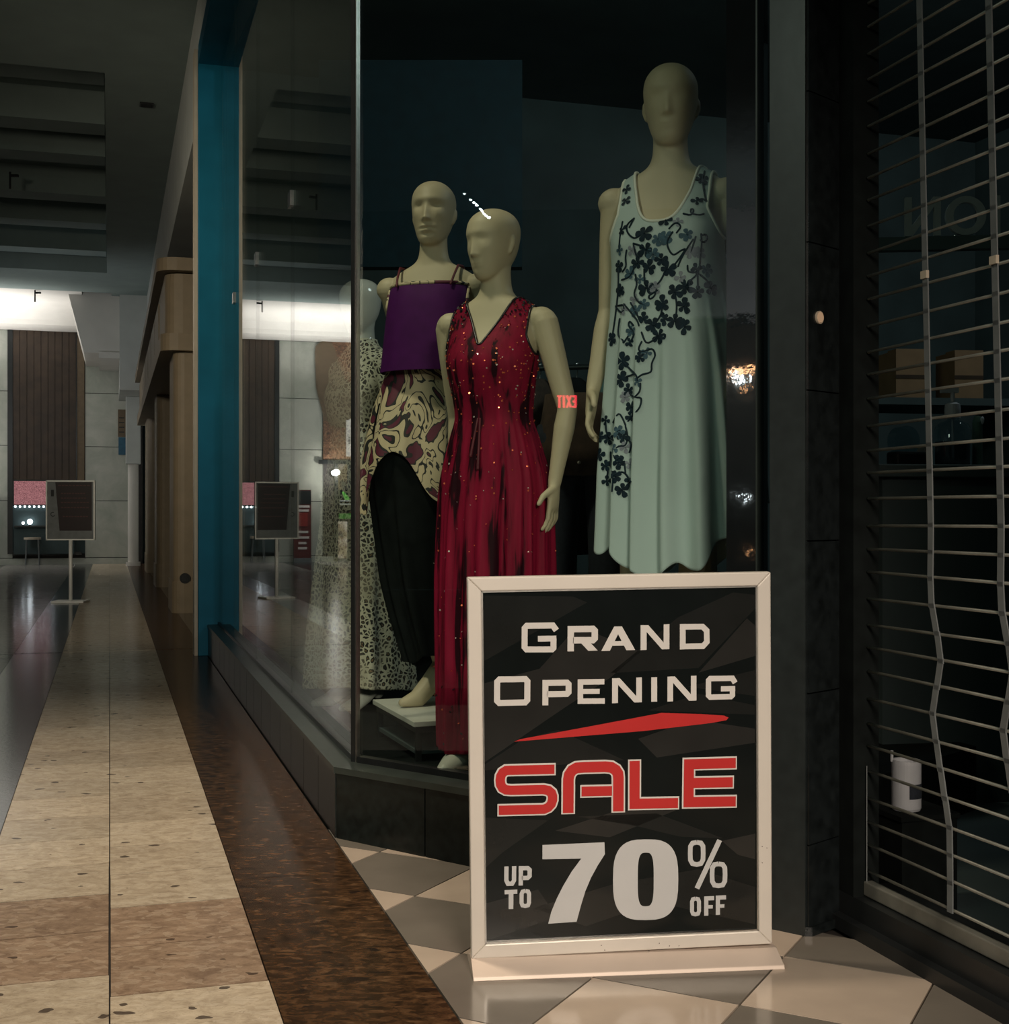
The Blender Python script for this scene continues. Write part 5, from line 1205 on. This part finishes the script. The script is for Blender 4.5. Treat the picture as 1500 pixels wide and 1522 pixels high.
ST = [[(1047, 255), (1044, 268), (1047, 288), (1050, 300)], [(1036, 299), (1044, 295), (1051, 300)], [(1016, 318), (1028, 321), (1032, 312), (1027, 310), (1026, 318), (1040, 320), (1046, 318)], [(1008, 305), (1018, 303), (1016, 312), (1024, 318), (1006, 326), (1004, 318), (1008, 310)],
      [(943, 325), (931, 335), (933, 347), (943, 356), (952, 350)], [(943, 325), (936, 338)], [(942, 362), (944, 372), (948, 384), (952, 392)], [(942, 362), (950, 364), (957, 368)], [(1042, 348), (1043, 362), (1041, 380), (1040, 396), (1037, 408), (1027, 416), (1020, 424)], [(1040, 408), (1048, 414), (1055, 424)], [(1037, 408), (1037, 430)],
      [(1042, 350), (1050, 348), (1051, 357), (1045, 361), (1041, 357)], [(1030, 356), (1022, 368), (1012, 385), (1008, 396)], [(1034, 352), (1027, 375)], [(1000, 345), (990, 360), (996, 375), (1002, 380), (1012, 372), (1018, 370)], [(1018, 372), (1010, 384), (1004, 392)],
      [(1022, 395), (1022, 404), (1032, 406), (1038, 402), (1030, 398)], [(944, 396), (938, 412), (925, 416)], [(945, 408), (948, 424), (942, 436), (948, 448), (955, 452)], [(976, 430), (974, 440), (966, 446), (964, 440), (970, 436), (978, 432)], [(1003, 436), (1006, 448), (1006, 464), (1003, 474)], [(985, 452), (984, 468), (972, 484)],
      [(916, 455), (930, 452), (926, 468), (916, 456)], [(928, 452), (940, 466), (948, 476), (950, 484)], [(938, 450), (948, 468), (952, 478)], [(942, 484), (936, 476), (934, 484), (940, 490), (944, 496), (938, 508), (934, 512), (940, 514)], [(922, 474), (918, 500), (928, 506), (926, 512), (934, 500)], [(954, 494), (960, 512), (972, 506), (978, 498)],
      [(954, 508), (948, 520), (956, 524), (970, 516), (976, 528), (968, 540), (970, 554), (955, 556), (948, 562)], [(926, 537), (938, 550), (946, 556), (948, 566)], [(944, 556), (932, 560)], [(952, 570), (952, 582), (944, 590)], [(936, 584), (944, 592), (955, 590), (952, 606), (944, 614), (934, 626)], [(912, 628), (920, 612), (926, 622), (930, 632)],
      [(901, 632), (902, 646), (912, 654)], [(930, 634), (934, 650), (930, 664), (920, 662), (910, 672), (914, 680)], [(934, 652), (940, 660), (936, 672)], [(908, 672), (908, 690), (912, 706), (910, 730)], [(904, 700), (902, 716)], [(912, 706), (925, 700), (932, 706), (938, 716)], [(928, 686), (930, 704)], [(914, 690), (916, 682), (924, 680), (926, 690), (918, 694)], [(920, 400), (920, 425), (918, 450), (914, 480), (911, 500)], [(926, 330), (922, 352), (921, 372)], [(932, 372), (930, 384), (932, 396), (926, 404)], [(958, 400), (958, 418), (962, 424)], [(990, 400), (984, 415), (978, 422)], [(995, 340), (1004, 330), (1014, 336), (1006, 346)]]
stm = MB()
for pl in ST:
    pts = []
    for (a, b) in zip(pl[:-1], pl[1:]):
        for t in (0, .34, .67):
            p, nrm = hit(a[0] + (b[0] - a[0]) * t, a[1] + (b[1] - a[1]) * t)
            if p is not None: pts.append(p + nrm * .0014)
    p, nrm = hit(*pl[-1]); 
    if p is not None: pts.append(p + nrm * .0014)
    pts = [q for i, q in enumerate(pts) if i == 0 or (q - pts[i - 1]).length > .0008]
    if len(pts) > 2 and max((pts[i] - pts[i - 1]).length for i in range(1, len(pts))) < .05: 
        for _ in range(2): pts = [pts[0]] + [(pts[i - 1] + pts[i] * 2 + pts[i + 1]) / 4 for i in range(1, len(pts) - 1)] + [pts[-1]]
        stm.tube(pts, .0026, 5)
obj('embroidered_stems', to_local(stm, inv1), M['petal_dark'], dr1, kind='stuff', label='dark blue embroidered stems and curls')

# --- 2: beige figure in the red beaded dress
Z2 = 3.74; M2 = 1.618; b2 = BASE_Z
r2 = Vector((-.030, Z2))
m2 = thing('mannequin', 'beige mannequin in a long red sequinned V neck dress, head turned aside', 'mannequin', (r2.x, r2.y, b2), R(-24))
a2l = dict(pts=[(-.166, .015, 1.385), (-.158, .065, 1.10), (-.150, .045, .875)], side=(0, -1, 0), palm=(1, 0, 0), curl=.25)
a2r = dict(pts=[(.168, .005, 1.385), (.238, .02, 1.115), (.205, -.005, .885)], side=(0, -1, 0), palm=(-1, 0, 0), curl=.3, hand=(-.05, -.05, -1))
build_body('body', m2, M['skin'], M2, head_yaw=-20, head_pitch=4, face='smooth', arms=[a2l, a2r],
           legs=[dict(pts=[(-.082, .0, .85), (-.085, -.02, .47), (-.090, .0, .10)], fwd=(-.1, -1, 0), drop=.10), dict(pts=[(.082, .0, .85), (.082, -.02, .47), (.078, .02, .10)], fwd=(.1, -1, 0), drop=.10)])
rows2 = [(1.475, .070, .055, 0, .016), (1.462, .095, .060, 0, .016), (1.445, .123, .064, 0, .015), (1.42, .148, .068, 0, .014), (1.39, .160, .076, 0, .011), (1.355, .156, .088, 0, .003), (1.31, .150, .103, 0, -.008), (1.26, .147, .112, 0, -.016), (1.20, .138, .104, 0, -.013),
         (1.14, .128, .095, 0, -.006), (1.09, .124, .092, 0, -.003), (1.04, .138, .101, 0, 0), (.96, .160, .117, 0, .006), (.88, .176, .128, 0, .008), (.75, .180, .138, 0, .006), (.50, .181, .145, 0, .004), (.25, .178, .148, 0, .004), (.065, .176, .150, 0, .004)]
def clip2(v):
    x, y, z = v.T; fr = y < .012
    zs = np.where(fr, 1.300 + 1.9 * np.abs(x), 1.452)
    wa = .132 + .03 * np.clip((1.34 - z) / .1, 0, 1) + np.where(z < 1.245, 1.0, 0)
    return np.minimum((zs - z) * .6, wa - np.abs(x))
dr2 = garment('dress', m2, rows2, M['red_cloth'], M2, 220, 320, fold=fold_fn(8, .0052, 1.22, .6, ((13, 1.0), (21, .8), (34, .5))), hem=lambda th: .065 + .008 * np.sin(3 * th), z_h=.5, clip=clip2, label='red sequinned dress')
boundary_trim(dr2, .0036, M['bead_dark'], 'beaded_edge', 1.18 * M2 / 1.75)
bs = MB()          # dark drape shadows at the waist, shaped as two thin strands
for (x0, x1, z0, z1) in ((-.012, -.022, 1.085, .97), (-.004, .002, 1.085, .93)):
    pts = [(x0 + (x1 - x0) * q_, -.0945 - .030 * q_, (z0 + (z1 - z0) * q_)) for q_ in (0, .3, .6, 1)]
    bs.tube([Vector(p) * (M2 / 1.75) for p in pts], (.003, .0035, .004, .005), 8)
obj('waist_drape_shadow', bs, M['wine'], dr2, smooth=True)
rg = random.Random(11); S2 = M2 / 1.75; cols = {0: MB(), 1: MB(), 2: MB()}
polys = dr2.data.polygons; vv = dr2.data.vertices
cand = [p for p in polys]
for _ in range(2200):
    f = cand[rg.randrange(len(cand))]; z = f.center.z / S2
    dens = .55 if z < .3 else (.34 if z < .95 else (.20 if z < 1.15 else .55))
    if z > 1.36: dens = .9
    if rg.random() > dens: continue
    nrm = f.normal.copy(); 
    c = f.center + nrm * .0022; tilt_ = Vector((rg.gauss(0, .5), rg.gauss(0, .5), rg.gauss(0, .5))); n2 = (nrm + tilt_).normalized(); u = n2.orthogonal().normalized(); w = n2.cross(u)
    r_ = rg.uniform(.0018, .0033); kk = 2 if (z > 1.38 and rg.random() < .8) else (1 if rg.random() < (.35 if z < 1.0 else .22) else 0)
    if z < .35 and rg.random() < .35: kk = 2
    if kk == 2: r_ *= 1.5
    cols[kk].add([c + (u * math.cos(i * math.pi / 3) + w * math.sin(i * math.pi / 3)) * r_ for i in range(6)], [tuple(range(6))])
for kk, mn, lb in ((0, 'sequin_red', 'scattered orange red sequins'), (1, 'sequin_pale', 'scattered pale sequins'), (2, 'bead_dark', 'scattered black beads')):
    obj('sequins', cols[kk], M[mn], dr2, kind='stuff', label=lb)
sh_ = MB()
for s in (-1, 1):
    a_ = Vector((s * .084, -.005 if s < 0 else .015, .10)) * S2; sh_.tube([a_ + Vector((0, .02, -.055)), a_ + Vector((0, -.04, -.058)), a_ + Vector((0, -.105, -.074)), a_ + Vector((0, -.165, -.078))], (.036, .037, .038, .022), 14)
obj('shoes', sh_, M['white_shoe'], m2, smooth=True, label='white shoes')

# --- 3: beige figure with painted features, purple bandeau over a swirl print tunic
Z3 = 4.22; M3 = 1.70; b3 = .320
tbl = thing('display_table', 'low white topped display table inside the window corner', 'table', (-.200, 4.10, BASE_Z), R(20))
hz = b3 - BASE_Z
tpoly = [(-.155, -.245), (.50, -.06), (.42, .30), (-.155, .27)]
obj('top', MB().prism([(-.165, -.255), (.30, -.255), (.30, .235), (-.165, .235)], hz - .016, hz), M['white_board'], tbl, label='off white table top', bevel=.002)
obj('frame', MB().box((-.155, -.245, hz - .036), (.29, .225, hz - .0165)), M['black_metal'], tbl)
for x_, y_ in ((-.145, -.235), (.28, -.235), (.28, .215), (-.145, .215)): obj('leg', MB().box((x_ - .008, y_ - .008, 0), (x_ + .008, y_ + .008, hz - .036)), M['black_metal'], tbl)
obj('lower_shelf', MB().box((-.15, -.235, .020), (.28, .215, .032)), M['shop_black'], tbl)
r3 = Vector((-.236, Z3))
m3 = thing('mannequin', 'beige mannequin with carved lips in a purple bandeau over a swirl printed tunic', 'mannequin', (r3.x, r3.y, b3), R(-15))
a3l = dict(pts=[(-.150, .018, 1.385), (-.118, .13, 1.13), (-.05, .16, .95)], side=(1, 0, 0), palm=(0, 1, 0), curl=.3)
a3r = dict(pts=[(.168, .015, 1.385), (.205, .07, 1.11), (.20, .0, .88)], side=(0, -1, 0), palm=(-1, 0, 0), curl=.3)
build_body('body', m3, M['skin'], M3, head_yaw=2, head_pitch=-3, face='full', arms=[a3l, a3r], hip_shift=-.045, voxel=.0038,
           legs=[dict(pts=[(-.125, .0, .85), (-.055, -.03, .48), (.045, -.03, .135)], fwd=(-.55, -.8, 0), drop=.13), dict(pts=[(.04, .0, .85), (.085, .03, .47), (.13, .07, .10)], fwd=(.2, -1, 0), drop=.10)])
fl_rows = [(1.432, .122, .075, .0, .012), (1.41, .133, .086, 0, .006), (1.385, .141, .097, 0, -.002), (1.34, .146, .112, 0, -.010), (1.27, .150, .124, -.002, -.014), (1.20, .153, .130, -.004, -.016), (1.13, .156, .134, -.006, -.018), (1.100, .157, .136, -.008, -.018)]
def clip3(v):
    x, y, z = v.T; return np.minimum(np.where(y < .0, 1.392, 1.33 - .2 * np.clip(y, 0, .1)) - z, np.where(z > 1.31, .138 + .0 * x, 1.0) - np.abs(x))
bd = garment('bandeau', m3, fl_rows, M['purple'], M3, 90, 260, fold=fold_fn(4, .002, 1.3, 1.1, ((5, 1.), (9, .5))), clip=clip3, label='purple flared bandeau')
boundary_trim(bd, .0062, M['swirl'], 'printed_edge', 1.25 * M3 / 1.75, label='swirl printed top edge')
S3_ = M3 / 1.75; stp = MB()
for s in (-1, 1):
    stp.tube([Vector(p) * S3_ for p in ((s * .094, -.092, 1.385), (s * .098, -.072, 1.415), (s * .102, -.035, 1.455), (s * .104, .01, 1.460), (s * .102, .055, 1.435), (s * .09, .082, 1.36))], .0042, 6)
obj('straps', stp, M['wine'], m3, smooth=True, label='thin wine red straps')
tn_rows = [(1.20, .128, .098, -.012, -.004), (1.12, .130, .098, -.025, 0), (1.05, .142, .106, -.036, 0), (.97, .160, .122, -.046, .002), (.88, .172, .135, -.052, .003), (.78, .182, .147, -.056, .003), (.68, .190, .157, -.060, .003)]
def hem3(th):
    a = (th + np.pi) % (2 * np.pi) - np.pi
    return .655 + .185 * np.exp(-((a + .18) / .42) ** 2) + .03 * np.sin(3 * a + .6) + .012 * np.sin(8 * a)
garment('tunic', m3, tn_rows, M['swirl'], M3, 110, 300, fold=fold_fn(9, .010, 1.16, .8, ((6, 1.), (10, .8), (17, .4))), hem=hem3, z_h=1.05, label='cream wine and black swirl tunic')
sk_rows = [(1.0, .150, .112, -.044, .004), (.90, .162, .124, -.050, .003), (.75, .166, .130, -.050, .003), (.55, .152, .130, -.030, .003), (.35, .138, .130, -.002, .003), (.12, .115, .130, .045, .003)]
garment('skirt', m3, sk_rows, M['black_cloth'], M3, 110, 280, fold=fold_fn(12, .010, .95, .4, ((7, 1.), (12, .8), (19, .5))), hem=lambda th: .125 + .012 * np.sin(4 * th) + .05 * np.exp(-((((th + np.pi) % (2 * np.pi) - np.pi) + .2) / .5) ** 2), z_h=.5, label='long black skirt')

# --- 4: glossy white figure in leopard print behind the window corner
Z4 = 4.95; M4 = 1.635; b4 = BASE_Z
r4 = Vector(((535 - HX) / F * Z4, Z4))
m4 = thing('mannequin', 'glossy white egg headed mannequin in a long leopard print dress', 'mannequin', (r4.x, r4.y, b4), R(-52))
a4 = [dict(pts=[(-.166, .015, 1.385), (-.190, .03, 1.12), (-.170, -.02, .90)], side=(0, -1, 0), palm=(1, 0, 0), curl=.3), dict(pts=[(.166, .015, 1.385), (.170, .09, 1.12), (.15, .04, .90)], side=(0, -1, 0), palm=(-1, 0, 0), curl=.3)]
build_body('body', m4, M['skin_white'], M4, head_yaw=8, head_pitch=8, face='egg', arms=a4, voxel=.005,
           legs=[dict(pts=[(-.082, .0, .85), (-.08, -.02, .47), (-.075, .0, .10)], fwd=(-.1, -1, 0), drop=.10), dict(pts=[(.082, .0, .85), (.082, -.02, .47), (.078, .02, .10)], fwd=(.1, -1, 0), drop=.10)])
lp_rows = [(1.500, .058, .056, 0, .016), (1.478, .072, .058, 0, .016), (1.462, .098, .062, 0, .016), (1.443, .132, .068, 0, .014), (1.415, .166, .076, 0, .012), (1.375, .178, .086, 0, .008), (1.33, .176, .098, 0, -.002), (1.27, .166, .116, 0, -.012), (1.20, .150, .112, 0, -.010), (1.10, .134, .104, 0, -.002), (1.0, .158, .118, 0, .004), (.88, .180, .138, 0, .006), (.70, .186, .150, 0, .006), (.45, .200, .176, 0, .006), (.20, .215, .200, 0, .006), (.065, .222, .212, 0, .006)]
dr4 = garment('dress', m4, lp_rows, M['leopard'], M4, 170, 280, fold=fold_fn(15, .009, 1.05, .3, ((7, 1.), (12, .8), (18, .5))), hem=lambda th: .085 + .015 * np.sin(2 * th), z_h=.4, label='leopard print dress')
S4 = M4 / 1.75; sl4 = MB()
for a in a4:
    P = [Vector(p) * S4 for p in a['pts']]; sl4.tube([P[0], P[0].lerp(P[1], .4), P[1], P[1].lerp(P[2], .5), P[2]], (.054, .052, .046, .042, .036), 16)
obj('sleeves', sl4, M['leopard'], m4, smooth=True, label='leopard print sleeves')

# spot added in the corridor to brighten the leopard print figure
lamp('leopard_fill_spot', 'SPOT', (*xy(4.1, -0.7), 2.7), (r4.x, r4.y, 1.45), 7, (0.95, 1.0, 0.92), 0.03, spot=34, blend=.6)
# --- clothes and fittings dimly seen deeper in the shop
lf = thing('trouser_form', 'brown topped hip form in dark jeans standing behind the white dress', 'mannequin', (.262, 4.30, BASE_Z), R(-10))
tr = MB()
for s in (-1, 1): tr.tube([(s * .085, 0, .98), (s * .088, -.015, .62), (s * .085, .0, .10)], (.088, .070, .052), 16)
obj('jeans', tr, M['navy_cloth'], lf, smooth=True, label='dark jeans'); tp2 = MB().rings([ell(z, rx, ry, 0, 0, 28) for z, rx, ry in ((.86, .158, .112), (.95, .165, .115), (1.05, .140, .100), (1.13, .128, .09))])
obj('shirt_hem', tp2, M['brown_cloth'], lf, smooth=True, label='dark brown shirt hem'); obj('button', MB().ball((.0, -.118, .90), .006, 8), M['steel'], lf)
rk = thing('garment_rack', 'dim black garment rack at the back of the shop window', 'rack', (.15, 5.9, 0), R(-12))
for x_ in (-.7, .7): obj('upright', MB().cyl((x_, 0, .02), (x_, 0, 1.62), .014), M['column_grey'], rk); obj('foot', MB().box((x_ - .02, -.25, 0), (x_ + .02, .25, .025)), M['black_metal'], rk)
obj('rail', MB().cyl((-.7, 0, 1.60), (.7, 0, 1.60), .013), M['column_grey'], rk)
for i in range(7):
    x_ = -.5 + .17 * i; mm = ('brown_cloth', 'black_cloth', 'navy_cloth', 'brown_cloth', 'black_cloth', 'green_cloth', 'navy_cloth')[i]
    q = Matrix.Rotation(R(-12), 4, 'Z') @ Vector((x_, 0, 0))
    gm_ = thing('hanging_garment', ('brown jacket first from the left on the dim rack', 'black dress second on the dim rack', 'dark denim top third on the dim rack', 'brown coat in the middle of the dim rack', 'black coat fifth on the dim rack', 'sea green blouse sixth on the dim rack', 'dark denim dress last on the dim rack')[i], 'garment', (.15 + q.x, 5.9 + q.y, 1.60), R(-12 + 70), 'garments on the dim rack')
    obj('hook', MB().tube([(0, 0, .014), (0.012, 0, .022), (.014, 0, -.01), (0, 0, -.05)], .003, 6), M['steel'], gm_)
    L = .75 + .1 * (i % 3); obj('cloth', MB().rings([ell(z, rx, ry, 0, 0, 22) for z, rx, ry in ((-.05, .03, .02), (-.075, .12, .03), (-.11, .19, .04), (-.4, .18, .05), (-L, .21, .06))]), M[mm], gm_, smooth=True)
ip = struct('wall_inner', MB().box((-1.05, 7.3, 2.33), (.10, 7.4, 3.50)), plain('dark teal panel', (.006, .030, .042), .8))
struct('floor_shop', MB().sdbox(-2.5, 8.7, 1.75, 6.5, -.009, .0), M['shop_black'])
